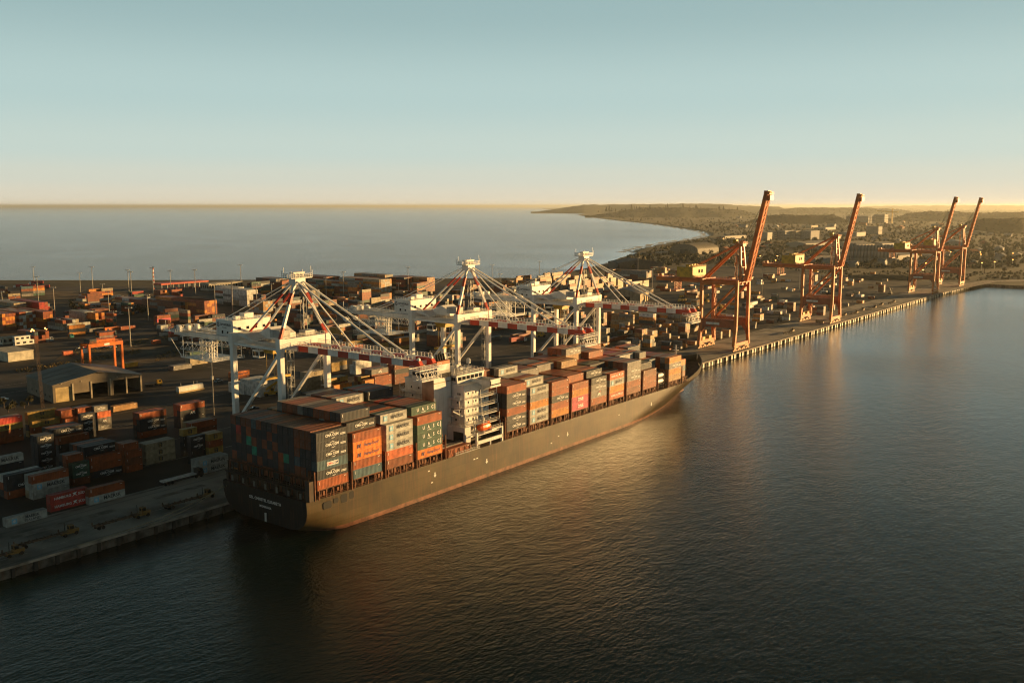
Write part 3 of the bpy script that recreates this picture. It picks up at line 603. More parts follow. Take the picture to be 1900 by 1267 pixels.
block(z6(1480, 225), 3, 6, 4, 'y', F20, ['beige', 'tan', 'amber'], 'pale block by red crane house', jag=2)
for (a, b, n, nx, cols, ph) in ((1030, 555, 4, 2, ['brown', 'navy', 'tan', 'beige'], 'p'), (1095, 545, 4, 1, ['grey', 'navy', 'teal', 'grey'], 'q'), (1005, 615, 2, 1, ['tan', 'beige'], 'r'), (1020, 665, 2, 2, ['amber', 'teal'], 's'), (1185, 565, 4, 1, ['grey', 'tan', 'beige', 'amber'], 't'), (1240, 570, 4, 1, ['tan', 'teal', 'beige', 'grey'], 'u')):
    block(z6(a, b), n, nx, 2, 'y', F20, cols, f'centre stack {ph}')
SING = [(z9, 40, 65, 4, 1, ['navy', 'brown', 'brown', 'tan']), (z9, 180, 138, 3, 1, ['navy', 'brown', 'tan']), (z9, 190, 245, 2, 2, ['white']), (z9, 285, 222, 2, 1, ['brown', 'beige']), (z9, 355, 112, 4, 1, ['amber', 'beige', 'beige', 'tan']), (z9, 232, 85, 3, 2, ['amber', 'grey', 'brown']),
        (z9, 530, 95, 4, 2, ['teal', 'mustard', 'grey', 'mustard']), (z9, 648, 102, 5, 2, ['grey', 'brown', 'navy', 'amber', 'white']), (z9, 690, 312, 2, 1, ['tan', 'tan']), (z9, 782, 305, 1, 1, ['tan']), (z9, 862, 290, 1, 1, ['grey']), (z9, 950, 280, 1, 1, ['beige']), (z9, 1150, 380, 1, 1, ['beige']),
        (z9, 888, 388, 2, 1, ['grey', 'beige']), (z9, 1015, 430, 1, 1, ['beige']), (z9, 1055, 500, 2, 1, ['grey', 'grey']), (z9, 1125, 475, 2, 1, ['amber', 'brown']), (z9, 1265, 500, 1, 1, ['tan']), (z9, 225, 350, 2, 2, ['teal', 'navy']), (z9, 330, 400, 1, 1, ['navy']), (z9, 650, 460, 1, 1, ['grey']), (z9, 720, 450, 1, 1, ['navy']),
        (z9, 1645, 360, 2, 1, ['beige', 'beige']), (z9, 1765, 335, 2, 1, ['beige', 'tan']), (z9, 1415, 340, 1, 1, ['amber']), (z9, 890, 515, 2, 2, ['rust', 'navy']), (z10, 170, 295, 2, 1, ['grey', 'beige']), (z10, 668, 182, 2, 1, ['white', 'beige']), (z10, 622, 125, 1, 1, ['white']), (z10, 425, 62, 1, 1, ['white']), (z10, 355, 85, 1, 1, ['white']),
        (z10, 625, 22, 1, 1, ['beige']), (z10, 1165, 268, 1, 1, ['tan']), (z10, 1018, 62, 2, 2, ['tan', 'brown']), (z10, 245, 98, 2, 1, ['navy', 'brown']), (z10, 1100, 85, 2, 1, ['tan', 'rust']), (z10, 1175, 70, 3, 2, ['brown', 'grey', 'navy']), (z10, 1330, 40, 2, 1, ['grey', 'teal']), (z10, 1535, 25, 1, 1, ['grey']), (z10, 435, 270, 1, 1, ['brown']),
        (z7, 1305, 785, 1, 1, ['grey']), (z7, 1410, 768, 1, 2, ['amber']), (z7, 1485, 740, 1, 1, ['rust']), (z7, 1345, 655, 1, 1, ['amber']), (z7, 1390, 635, 1, 1, ['rust']), (z7, 1490, 580, 2, 1, ['brown', 'amber']), (z7, 1572, 625, 1, 1, ['beige']), (z7, 1480, 672, 1, 1, ['tan']), (z7, 1385, 708, 1, 1, ['beige']), (z7, 1550, 665, 3, 2, ['brown', 'brown', 'rust']),
        (z7, 820, 605, 2, 2, ['rust', 'amber']), (z7, 845, 622, 2, 1, ['amber', 'tan']), (z7, 905, 765, 2, 2, ['white']), (z7, 815, 790, 2, 1, ['white', 'beige']), (z7, 890, 760, 1, 1, ['beige']), (z7, 850, 725, 2, 2, ['teal', 'grey']), (z7, 615, 710, 3, 3, ['brown', 'rust', 'brown']), (z7, 960, 780, 3, 2, ['brown', 'tan', 'brown']), (z7, 480, 655, 2, 1, ['blue', 'teal']),
        (z7, 700, 905, 2, 1, ['grey', 'beige']), (z7, 510, 790, 2, 2, ['navy', 'amber']), (z7, 910, 680, 1, 2, ['beige']), (z7, 1280, 670, 1, 1, ['tan']), (z7, 1290, 615, 1, 2, ['white']), (z7, 1100, 600, 3, 4, ['brown', 'rust', 'brown']), (z7, 1530, 648, 1, 1, ['tan'])]
for q, (zf, a, b, n, nx, cols) in enumerate(SING): block(zf(a, b), n, nx, 1, 'y', F20 if n < 4 else F40, cols, {4: 'four-high stack below third boom', 7: 'white-topped tallest stack below third boom tip', 2: 'three-high stack below third boom', 6: 'mustard-topped stack below third boom'}.get(q, f'{ORD[q % 16+1]} lone stack on the open right yard'))
block(z9(15, 460), 1, 2, 1, 'x', F40, ['rust'], 'long rust pair near the bow')
block(z10(50, 20), 2, 2, 2, 'x', F40, ['white', 'grey'], 'white-roofed pair by red crane')
# fillers: more stacks standing in the open parts of the yard, kept clear of everything already placed
FP = [(b['b'][0], b['b'][1], b['b'][2], b['b'][3]) for b in BOX]+[(215, 275, 180, 245), (255, 295, 232, 256), (790, 880, 190, 270), (1200, 1330, 420, 520), (255, 300, 325, 375), (540, 800, 640, 730), (190, 410, -5, 46), (560, 620, -5, 46), (745, 790, -5, 46), (1070, 1240, -5, 46)]
rf_ = random.Random(77)
def filler(poly, count, nmax, cols, LL=F40, axes='xy', gname=''):
    k = 0; tries = 0
    while k < count and tries < 4000:
        tries += 1; p = (rf_.uniform(poly[0], poly[1]), rf_.uniform(poly[2], poly[3])); c = atz(*p); ax = rf_.choice(axes); nx, ny = (rf_.choice([1, 1, 2]), rf_.choice([1, 2, 3, 4])) if ax == 'x' else (rf_.choice([1, 2, 3, 4]), rf_.choice([1, 1, 2]))
        gx, gy = round(c[0]/3)*3, round(c[1]/4)*4; dx, dy = (LL, WD) if ax == 'x' else (WD, LL); R_ = (gx, gx+nx*(dx+.12), gy, gy+ny*(dy+.17))
        if gy < 50 or any(R_[0] < f[1]+2.5 and R_[1] > f[0]-2.5 and R_[2] < f[3]+4 and R_[3] > f[2]-4 for f in FP): continue
        FP.append(R_); k += 1; n = rf_.randint(1, nmax)
        for i in range(nx):
            for j in range(ny):
                m = max(1, n-rf_.choice([0, 0, 0, 1, 1, 2]))
                for t in range(m): add_box(gx+i*(dx+.12), gy+j*(dy+.17), 3.05+t*2.6, LL, ax, rf_.choice(cols), None, 'filler', 2.6)
dk = ['rust', 'brown', 'navy', 'grey', 'brown', 'navy', 'amber', 'teal', 'maersk', 'blue', 'beige', 'rust']
filler((330, 860, 572, 650), 62, 4, dk, gname='behind white cranes')
filler((0, 330, 548, 640), 34, 4, dk+['rust', 'amber', 'red'], gname='in the left yard')
filler((420, 900, 533, 575), 40, 5, dk, gname='towards the shore')
filler((880, 1090, 540, 640), 34, 4, dk, gname='behind third crane')
filler((1095, 1290, 592, 662), 46, 3, ['tan', 'beige', 'maersk', 'grey', 'navy', 'amber', 'brown'], F20, 'y', 'before the bow')
filler((1290, 1620, 515, 612), 46, 2, ['tan', 'beige', 'maersk', 'white', 'amber', 'rust', 'navy'], F20, 'y', 'in the right yard')
filler((1210, 1420, 512, 560), 22, 3, ['tan', 'beige', 'brown', 'amber', 'rust'], F40, 'xy', 'by the tan shed')
# ---------------- which of them the photograph shows, and how large
nB = len(BOX); A = np.array([b['b'] for b in BOX])
lo = A[:, [0, 2, 4]]; hi = A[:, [1, 3, 5]]
def toimg(P):
    d = P-CAM; zf = d@FW; return np.stack([950+FPX*(d@RT)/zf, 633.5-FPX*(d@UP)/zf], -1)
pts, own, wgt = [], [], []
for i in range(nB):
    x0, x1, y0, y1, z0, z1_ = A[i]; e = .02
    for fc in ('x', 'y', 'z'):
        q = {'x': [(x0-e, y0+(y1-y0)*u_, z0+(z1_-z0)*v_) for u_ in (.2, .5, .8) for v_ in (.25, .75)], 'y': [(x0+(x1-x0)*u_, y0-e, z0+(z1_-z0)*v_) for u_ in (.2, .5, .8) for v_ in (.25, .75)], 'z': [(x0+(x1-x0)*u_, y0+(y1-y0)*v_, z1_+e) for u_ in (.2, .5, .8) for v_ in (.25, .75)]}[fc]
        cr = {'x': [(x0, y0, z0), (x0, y1, z0), (x0, y1, z1_), (x0, y0, z1_)], 'y': [(x0, y0, z0), (x1, y0, z0), (x1, y0, z1_), (x0, y0, z1_)], 'z': [(x0, y0, z1_), (x1, y0, z1_), (x1, y1, z1_), (x0, y1, z1_)]}[fc]
        I = toimg(np.array(cr)); ar = abs(sum(I[k][0]*I[(k+1) % 4][1]-I[(k+1) % 4][0]*I[k][1] for k in range(4)))/2
        pts += q; own += [i]*6; wgt += [ar/6]*6
pts = np.array(pts); own = np.array(own); wgt = np.array(wgt); vis = np.ones(len(pts), bool)
I = toimg(pts); vis &= (I[:, 0] > 0) & (I[:, 0] < 1900) & (I[:, 1] > 0) & (I[:, 1] < 1267)
for k in range(0, len(pts), 400):
    P = pts[k:k+400]; D = CAM-P; D /= np.linalg.norm(D, axis=1, keepdims=True); inv = 1/D
    t0 = (lo[None]-P[:, None])*inv[:, None]; t1 = (hi[None]-P[:, None])*inv[:, None]
    tn = np.minimum(t0, t1).max(2); tf = np.maximum(t0, t1).min(2)
    vis[k:k+400] &= ~((tn < tf) & (tf > 1e-3)).any(1)
area = np.bincount(own, wgt*vis, nB)
for i, b in enumerate(BOX): b['area'] = area[i]
order = sorted(range(nB), key=lambda i: -area[i]); order = [i for i in order if BOX[i]['where'] not in ('filler', 'hidden')]; single = set(i for i in order[:294] if area[i] > 2)
print('containers', nB, 'visible', int((area > 1).sum()), 'cut', area[order[291]])
rest = MB(); restm = list(CC); used = {}
for i, b in enumerate(BOX):
    x0, x1, y0, y1, z0, z1_ = b['b']
    if i not in single:
        if b['where'] == 'hidden' or area[i] >= 0: rest.bb(x0, x1, y0, y1, z0+.03, z1_, restm.index(b['col']))
        continue
    o = bpy.data.objects.new('shipping_container', cmesh(b['L'], b['h'], b['col'])); COL.objects.link(o)
    o.location = ((x0+x1)/2, (y0+y1)/2, z0); LOC[o] = o.location.copy()
    if b['axis'] == 'y': o.rotation_euler = (0, 0, math.pi/2)
    nm = CC[b['col']][1]; bw = BRANDWORD.get(b['brand']); lb = f"{bw+' ' if bw else ''}{nm} container, {b['where']}"
    used[lb] = used.get(lb, 0)+1
    tag(o, lb, 'container', 'containers stacked on the ship' if y1 < 0 else 'containers stacked in the yard')
    if area[i] > 24 or True:
        d = bpy.data.objects.new('door', door_mesh(b['L'], b['h'], b['col'])); COL.objects.link(d); d.parent = o
    if b['axis'] == 'x' and (b['brand'] or (b['mark'] and area[i] > 150)):
        t = bpy.data.objects.new('lettering' if b['brand'] else 'code_marking', brand_mesh(b['brand'] or 'plain', b['L'], b['h'])); COL.objects.link(t); t.parent = o; t.location = (0, -WD/2-.025, 0)
tag(rest.build('stacked_containers', [CM[k] for k in restm]), 'far and half hidden container stacks across the terminal', 'containers', kind='stuff')
print('LABELS', [o['label'] for o in bpy.data.objects if o.get('category') == 'container' and ('lone stack' in o['label'] or 'open stack' in o['label'] or 'stepped' in o['label'] or 'centre stack' in o['label'] or 'shore row' in o['label'])])
print('dupe labels', [k for k, v in used.items() if v > 1][:10])
# ================================================================== THE SHIP
def hull_mat():
    m = mat('hull_paint', (.062, .044, .018), .39, var=.25, scale=.12, streak=.6, spec=.4); n = m.node_tree; N = n.nodes; L = n.links; b = N['Principled BSDF']; src = b.inputs['Base Color'].links[0].from_socket
    tc = N.new('ShaderNodeTexCoord'); sx = N.new('ShaderNodeSeparateXYZ'); cx = N.new('ShaderNodeCombineXYZ'); L.new(tc.outputs['Object'], sx.inputs[0]); L.new(sx.outputs[0], cx.inputs[0]); L.new(sx.outputs[2], cx.inputs[1])
    br = N.new('ShaderNodeTexBrick'); br.inputs['Scale'].default_value = 1; br.inputs['Brick Width'].default_value = 11; br.inputs['Row Height'].default_value = 2.6; br.inputs['Mortar Size'].default_value = .06; br.inputs['Mortar Smooth'].default_value = .6
    br.inputs['Color1'].default_value = (1, 1, 1, 1); br.inputs['Color2'].default_value = (.78, .78, .76, 1); br.inputs['Mortar'].default_value = (.5, .45, .4, 1); L.new(cx.outputs[0], br.inputs['Vector'])
    mx = N.new('ShaderNodeMix'); mx.data_type = 'RGBA'; mx.blend_type = 'MULTIPLY'; mx.inputs[0].default_value = 1; L.new(src, mx.inputs[6]); L.new(br.outputs[0], mx.inputs[7]); L.new(mx.outputs[2], b.inputs['Base Color']); return m
hullm = hull_mat(); boot = mat('boot_topping', (.17, .07, .042), .6, var=.3, scale=.4, streak=.5); deckm = mat('ship_deck', (.10, .05, .035), .8, var=.3, streak=.2)
hull_dark = mat('shaded_transom_and_dark_hull', (.007, .008, .009), .5, var=.2, streak=.3)  # stern shade put into the transom colour; also the second ship's dark hull
SY = -22.2
ship = thing('container_ship', (176, SY, 0), 'long dark container ship moored along the quay under white cranes', 'ship')
LV = [-4, 0, 1.3, 1.32, 2.2, 3.2, 4.4, 6, 8, 10, 11.6]
def ZB(x): return 1.7-(x-176)*.28 if x < 200 else -5
def half(x, z):
    B = 20.3; zz = max(0, min(1, (z+1)/12.6))
    x0 = 352+(404-352)*zz; xs = 446+(469-446)*zz**1.25; p = 1.75+.7*zz
    b = B if x <= x0 else B*max(0, 1-((x-x0)/(xs-x0))**p) if x < xs else 0
    if x < 204:   # rounded counter at the stern
        s_ = (204-x)/28; zb = ZB(x); t = max(0.0, min(1, (z-zb)/(.3+6.5*s_))); b *= 1-.42*s_*(1-math.sqrt(max(0, 1-(1-t)**2))); b -= .4*s_*s_
    return max(0, b)
def xend(z): zz = max(0, min(1, (z+1)/12.6)); return 446+(469-446)*zz**1.25
XS = [176, 178, 181, 185, 190, 200, 220, 250, 300, 350]+[352+i*4.0 for i in range(1, 25)]
mb = MB(); NX = len(XS)+1; idx = {}
for sd_ in (-1, 1):
    for i in range(NX):
        for k, z in enumerate(LV):
            xe = xend(z); x = xe if i == NX-1 else min(XS[i], xe-.05*(NX-1-i))
            z = max(z, ZB(x)); 
            if i == 0: x = 176-(z-1.7)*.06
            zz = z+(1.9*max(0, (x-415)/54)**2 if z > 11 else 0)
            idx[sd_, i, k] = len(mb.v); mb.v.append((x, SY+sd_*(half(x if i else 176, z) if i < NX-1 else .12), zz))
    for i in range(NX-1):
        for k in range(len(LV)-1):
            q = (idx[sd_, i, k], idx[sd_, i+1, k], idx[sd_, i+1, k+1], idx[sd_, i, k+1]); mb.f.append(q if sd_ < 0 else q[::-1]); mb.m.append(1 if k < 2 else 0)
for k in range(len(LV)-1):
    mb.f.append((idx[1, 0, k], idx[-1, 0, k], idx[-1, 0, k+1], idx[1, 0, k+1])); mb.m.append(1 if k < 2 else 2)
    mb.f.append((idx[-1, NX-1, k], idx[1, NX-1, k], idx[1, NX-1, k+1], idx[-1, NX-1, k+1])); mb.m.append(0)
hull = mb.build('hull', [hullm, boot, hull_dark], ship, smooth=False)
for p in hull.data.polygons: p.use_smooth = p.index < len(mb.f)-2*(len(LV)-1)
hull.data.set_sharp_from_angle(angle=R(35)) if hasattr(hull.data, 'set_sharp_from_angle') else None
mb = MB(); K = len(LV)-1; top = [mb_i for mb_i in range(NX)]
V = [hull.data.vertices[idx[-1, i, K]].co for i in range(NX)]+[hull.data.vertices[idx[1, i, K]].co for i in range(NX)]
b0 = LOC[ship]; mb.add([(v.x+b0.x, v.y+b0.y, v.z+b0.z-.15) for v in V], [(i, i+1, NX+i+1, NX+i) for i in range(NX-1)]); mb.build('deck', deckm, ship)
# bulwark round the bow
mb = MB()
for sd_ in (-1, 1):
    pr = None
    for x in np.linspace(418, 468.7, 22):
        h = 1.2+2.4*min(1, max(0, (x-418)/22)); zb = 11.6+1.9*max(0, (x-415)/54)**2; y = SY+sd_*half(x, 11.6); yt = SY+sd_*(half(x, 11.6)+.35*h/3)
        cur = [(x, y, zb-.05), (x+.12*h, yt, zb+h), (x+.12*h, yt-sd_*.25, zb+h), (x, y-sd_*.25, zb-.05)]
        if pr: mb.add(pr+cur, [(0, 4, 5, 1), (1, 5, 6, 2), (2, 6, 7, 3)] if sd_ < 0 else [(1, 5, 4, 0), (2, 6, 5, 1), (3, 7, 6, 2)])
        pr = cur
mb.build('bow_bulwark', hullm, ship)
# raised stem bulb at the waterline
mb = MB(); n = 10
for i, (x, r_) in enumerate(((436, 2.2), (441, 2.9), (446, 3.1), (450, 2.6), (453, 1.5), (454, .2))):
    mb.v += [(x, SY+r_*math.cos(t*2*math.pi/n), -1.6+r_*1.05*math.sin(t*2*math.pi/n)) for t in range(n)]
    if i: mb.f += [((i-1)*n+t, (i-1)*n+(t+1) % n, i*n+(t+1) % n, i*n+t) for t in range(n)]; mb.m += [0]*n
mb.build('bulbous_bow', boot, ship, smooth=True)
# name on the transom, openings, hull marks
tn = 176-(8-1.7)*.06-.06
for s_, sz, z in (('GSL CHRISTEL ELISABETH', 1.25, 8.6), ('MONROVIA', 1.0, 6.5)): put_text(text_mesh(s_, sz, 0, 1.08, .02, text_white), (tn+(z-8)*-.06, -22.8, z), FACE_AFT, ship, 'ship_name')
for x0, x1, z0, z1_ in ((181.6, 184.8, 8.0, 10.2), (185.6, 187.6, 8.9, 10.4), (188.6, 191.2, 8.2, 10.8), (192.0, 193.9, 8.6, 11)):
    mb = MB(); mb.extr([(x0+.3, z0), (x1-.3, z0), (x1, z0+.4), (x1, z1_-.4), (x1-.3, z1_), (x0+.3, z1_), (x0, z1_-.4), (x0, z0+.4)], 'y', SY-20.24, SY-19.9); mb.build('mooring_port', black, ship)
for x, z in ((231, 7.2), (259, 5.8), (311.5, 5.6), (381, 6.3)):
    mb = MB(); yh = SY-half(x, z)-.05
    mb.add([(a, yh-.02*(b > z), b) for a, b in ((x-.25, z+.1), (x-.25, z+1.0), (x+.25, z+1.0), (x+.25, z+.1), (x+.7, z+.1), (x, z-.8), (x-.7, z+.1))], [(0, 3, 2, 1), (6, 5, 4)]); mb.build('tug_mark', text_white, ship)
mb = MB()
for x, z in ((228, 9.3), (229.5, 5.0), (252, 8.2), (253.6, 8.2), (300, 4.3), (305, 6.2), (352, 6.5)): mb.box((x, SY-20.33, z), (.9, .06, .35))
mb.build('hull_marking', text_white, ship)
mb = MB()
for i in range(9): mb.box((175.7, SY-.5, 2.0+i*.32), (.3, .7, .16))
mb.build('draught_marks', text_white, ship)
# gunwale rails, coamings and the lashing bridges between bays
mb = MB(); mb.bb(180, 412, SY-16, SY+16, 11.5, 14.2)
mb.build('hatch_coaming', mat('hatch_coaming', (.035, .02, .014), .75, var=.3, streak=.4), ship)
lash = mat('lashing_steel', (.17, .055, .02), .7, var=.3, scale=.5, streak=.5)
gaps = [178.0, 192.7, 207.2, 221.7, 236.2, 269.8, 284.4, 299.1, 313.6, 328.2, 342.8, 357.4, 372.2, 386.6, 396.6, 411.0]
for gi, x in enumerate(gaps):
    mb = MB(); zt = 20.2
    for c in range(17):
        y = SB-.05+c*CW; y = max(SY-20.1, min(SY+20.1, y))
        if c % 2 == 0 or c == 1: mb.bb(x+.3, x+.75, y-.18, y+.18, 11.4, zt if c < 2 else 17.2)
    for z in (14.0, 17.1): mb.bb(x+.15, x+.9, SY-20.2, SY+20.2, z, z+.22)
    mb.rail((x+.2, SY-20.2, 17.3), (x+.2, SY+20.2, 17.3), 1.1, 3, .08)
    for y in (SY-20.25, SY-18.6): mb.beam((x+.5, y, 11.4), (x+.5, y, zt), .32, .32)
    for z in (12.5, 14.6, 16.8, 19): mb.beam((x+.5, SY-20.25, z), (x+.5, SY-18.6, z), .2, .25)
    mb.build('lashing_bridge', lash, ship)
rk = random.Random(4)
for bx, _ in bays+[(238, ''), (411.4, '')]:
    mb = MB(); n = 9 if bx < 410 else 4
    for i in range(n):
        x = bx+.5+i*1.4
        if i % 2 == 0: mb.bb(x, x+.32, SY-20.2, SY-19.8, 11.3, 14.3)
        if rk.random() < .6: mb.bb(x+.3, x+1.1, SY-20.0, SY-18.6, 12.2+rk.random()*.6, 13.3+rk.random()*.9)
        if i % 3 == 0: mb.beam((x, SY-20.1, 11.5), (x+1.2, SY-20.1, 14.1), .12, .12)
    mb.bb(bx, bx+12.1 if bx < 410 else bx+6, SY-20.2, SY-18.5, 14.1, 14.38)
    mb.rail((bx, SY-20.25, 11.4), (bx+12, SY-20.25, 11.4), 1.1, 2.4, .06); mb.build('pedestal_row', lash, ship)
# stern gallery under the aft boxes
mb = MB(); gal = mat('stern_gallery', (.05, .034, .024), .7, var=.3, streak=.4)
for k in range(9): y = SY-19.3+k*4.8; mb.bb(176.6, 177.2, y-.5, y+.5, 11.4, 14.3)
mb.bb(176.3, 179.2, SY-20, SY+20, 14.2, 14.42); mb.bb(178.4, 179.0, SY-20, SY+20, 11.4, 14.2)
for z in (14.4, 17.3): mb.rail((176.5, SY-20, z), (176.5, SY+20, z), 1.2, 2.5, .07)
for k in range(17): y = SY-20+k*2.5; mb.bb(177.6, 177.9, y-.12, y+.12, 14.3, 17.4)
mb.bb(176.4, 178.6, SY-20.2, SY-18.4, 11.5, 17.6); mb.build('stern_gallery', gal, ship)
mb = MB()
for k in range(7): mb.bb(176.05, 176.2, SY-17+k*5.4, SY-16.1+k*5.4, 11.9, 13.6)
mb.build('stern_light_panel', mat('pale_panel', (.14, .13, .11), .6), ship)
# ---- superstructure
hx0, hx1 = 253.5, 267.5
def ss(name, mb, m=None, par=None): return mb.build(name, m or white, par or ship)
mb = MB(); mb.bb(hx0, hx1, SY-14.5, SY+14.5, 11.5, 33.6); house = ss('accommodation_block', mb)
mb = MB(); mb.bb(hx0-.3, hx1+2.0, SY-14.9, SY+14.9, 33.6, 33.9); mb.extr([(hx0+.3, 33.9), (hx1+.8, 33.9), (hx1+1.6, 37.0), (hx0-.3, 37.0)], 'y', SY-11.2, SY+11.2); wb = ss('wheelhouse', mb)
mb = MB()
for k in range(9): mb.bb(hx0-.2, hx0+.1, SY-10.6+k*2.4, SY-8.7+k*2.4, 35.1, 36.4)
for k in range(6): mb.bb(hx0+.6+k*2.35, hx0+2.5+k*2.35, SY-11.26, SY-11.1, 35.1, 36.4)
ss('bridge_window', mb, glass, wb)
mb = MB(); mb.bb(hx0-.4, hx1+1.8, SY-11.5, SY+11.5, 37.0, 37.15); mb.rail((hx0-.2, SY-11.3, 37.15), (hx0-.2, SY+11.3, 37.15), 1.1, 1.5, .08); mb.rail((hx0-.2, SY-11.3, 37.15), (hx1+1.2, SY-11.3, 37.15), 1.1, 1.5, .08); mb.rail((hx1+1, SY-11.3, 37.15), (hx1+1, SY+11.3, 37.15), 1.1, 1.5, .08)
for y_, l_ in ((-7.5, 9), (-9.5, 6), (2, 8)): mb.beam((hx0+2, SY+y_, 39.2), (hx0+2+l_, SY+y_-1.5, 39.2), .22, .22); mb.beam((hx0+3, SY+y_, 37.1), (hx0+3, SY+y_, 39.2), .15, .15); mb.beam((hx0+l_, SY+y_-1.2, 37.1), (hx0+l_, SY+y_-1.2, 39.2), .15, .15)
for k in range(5): mb.box((hx0+3+k*2.5, SY-4+(k % 3)*4, 37.7), (1.4, 1.1, 1.2))
ss('monkey_island', mb, None, wb)
for sg in (-1, 1):
    mb = MB(); y0, y1 = SY+sg*9.5, SY+sg*20.2; ya, yb = min(y0, y1), max(y0, y1)
    mb.bb(261.5, 267.6, ya, yb, 33.2, 33.6); mb.bb(261.5, 261.8, ya, yb, 33.6, 35.0); mb.bb(267.3, 267.6, ya, yb, 33.6, 35.0)
    ye = SY+sg*20.2; mb.bb(261.5, 267.6, min(ye, ye-sg*.3), max(ye, ye-sg*.3), 32.4, 35.4)
    mb.extr([(SY+sg*14.5, 30.2), (SY+sg*19.5, 33.2), (SY+sg*14.5, 33.2)], 'x', 263, 266)
    ss('bridge_wing', mb)
for k, (z, ex) in enumerate(((16.4, 4.6), (19.6, 4.2), (22.8, 3.7), (26, 3.3), (29.2, 3.0))):
    for sg in (-1, 1):
        mb = MB(); ya, yb = sorted((SY+sg*14.5, SY+sg*(14.5+ex)))
        pts = [(hx0-1.4, SY+sg*14.5), (hx0-1.4, SY+sg*(14.5+ex*.45)), (hx0+2.5, SY+sg*(14.5+ex*.55)), (hx0+5.5, SY+sg*(14.5+ex)), (hx1+1, SY+sg*(14.5+ex)), (hx1+1, SY+sg*14.5)]
        if sg > 0: pts = pts[::-1]
        mb.prism(pts, z-.25, z)
        q = pts if sg < 0 else pts[::-1]
        for a, b in zip(q[:-1], q[1:]): mb.rail((*a, z), (*b, z), 1.1, 1.6, .06)
        for a in q[1:5]: mb.beam((*a, z), (*a, z+2.9), .16, .16)
        ss('side_balcony', mb)
    mb = MB(); mb.bb(hx0-2.2, hx0, SY-14.6, SY+14.6, z-.26, z); mb.rail((hx0-2.1, SY-14.5, z), (hx0-2.1, SY+14.5, z), 1.1, 1.6, .06)
    for y in np.linspace(SY-14, SY+14, 9): mb.beam((hx0-2.0, y, z-3.1), (hx0-2.0, y, z-.2), .13, .13)
    ss('aft_gallery', mb)
    mb = MB()
    for y in ((-12.6, -8.4, 9.2), (-10.9, 6.5, 11.8), (-13.0, -9.6, 8), (-11.6, 10.4), (-12.8, -11.9, 7.2, 11))[k]: mb.bb(hx0-.06, hx0+.05, SY+y, SY+y+.55, z+1.0, z+1.75)
    for x in (2, 4.6, 6.3, 8.6, 11.5): mb.bb(hx0+x, hx0+x+.6, SY-14.56, SY-14.45, z+1.0, z+1.9)
    ss('porthole_row', mb, glass, house)
mb = MB()
for y in (-9.6, 4.0): mb.bb(hx0-.08, hx0+.05, SY+y, SY+y+.9, 23.0, 25.0); mb.bb(hx0-.08, hx0+.05, SY+y-1, SY+y-.1, 16.5, 18.5)
ss('house_door', mb, mat('door_grey', (.3, .3, .29), .5), house)
# lower aft deckhouse with its dark openings
mb = MB(); mb.bb(250.2, 253.4, SY-17.5, SY-9.2, 11.5, 19.4); mb.rail((250.3, SY-17.4, 19.4), (250.3, SY-9.3, 19.4), 1.1, 1.4, .06); mb.rail((250.3, SY-17.4, 19.4), (253.4, SY-17.4, 19.4), 1.1, 1.4, .06); lo_ = ss('engine_casing_house', mb)
mb = MB(); mb.bb(250.1, 250.25, SY-16.8, SY-12.2, 14.2, 17.6); mb.bb(250.1, 250.25, SY-16.8, SY-12.2, 11.6, 13.3); ss('casing_opening', mb, black, lo_)
fun_tan = mat('funnel_tan', (.34, .25, .16), .55, var=.2, scale=.25, streak=.8)
mb = MB(); mb.bb(243.5, 252.6, SY-9.0, SY-3.4, 11.5, 36.9); mb.bb(243.4, 252.7, SY-9.1, SY-3.3, 35.2, 35.5); mb.m[2] = 1; fu = ss('funnel_casing', mb, [fun_tan, white])
mb = MB(); mb.bb(243.3, 252.8, SY-9.2, SY-3.2, 36.9, 38.5); ss('funnel_collar', mb, black)
mb = MB(); mb.bb(245.5, 252.2, SY-8.9, SY-4.0, 38.5, 39.6, 1); mb.bb(245.5, 252.2, SY-8.9, SY-4.0, 39.6, 41.7, 2); mb.bb(245.5, 252.2, SY-8.9, SY-4.0, 41.7, 42.9, 0)
ss('funnel', mb, [mat('funnel_orange', (.55, .14, .04), .5), mat('funnel_grey', (.33, .33, .31), .5), mat('funnel_white', (.72, .7, .66), .5)])
mb = MB(); mb.cyl((246.5, SY-4.6, 42.9), (245.3, SY-4.2, 46.4), 1.35, 1.35, 12)
for k in range(4): mb.cyl((247.4+k*1.25, SY-7.4, 42.8), (246.9+k*1.25, SY-7.2, 45.2), .38, .38, 8)
ss('exhaust_pipe', mb, black)
mb = MB(); mb.cyl((259.5, SY-1.5, 37.1), (259.5, SY-1.5, 43.6), .35, .22, 8); mb.beam((259.5, SY-4.2, 40.8), (259.5, SY+1.2, 40.8), .2, .2); mb.beam((257.5, SY-1.5, 42.2), (261.5, SY-1.5, 42.2), .25, .2); mb.box((259.5, SY-1.5, 43.7), (2.8, .3, .35))
ss('radar_mast', mb)
mb = MB(); mb.cyl((264.5, SY-7.4, 37.1), (264.5, SY-7.4, 39.8), .18, n=6); mb.cyl((264.5, SY-7.4, 39.8), (264.5, SY-7.4, 41.4), .75, .75, 10); mb.cyl((264.5, SY-7.4, 41.4), (264.5, SY-7.4, 41.9), .75, .25, 10); ss('satellite_dome', mb)
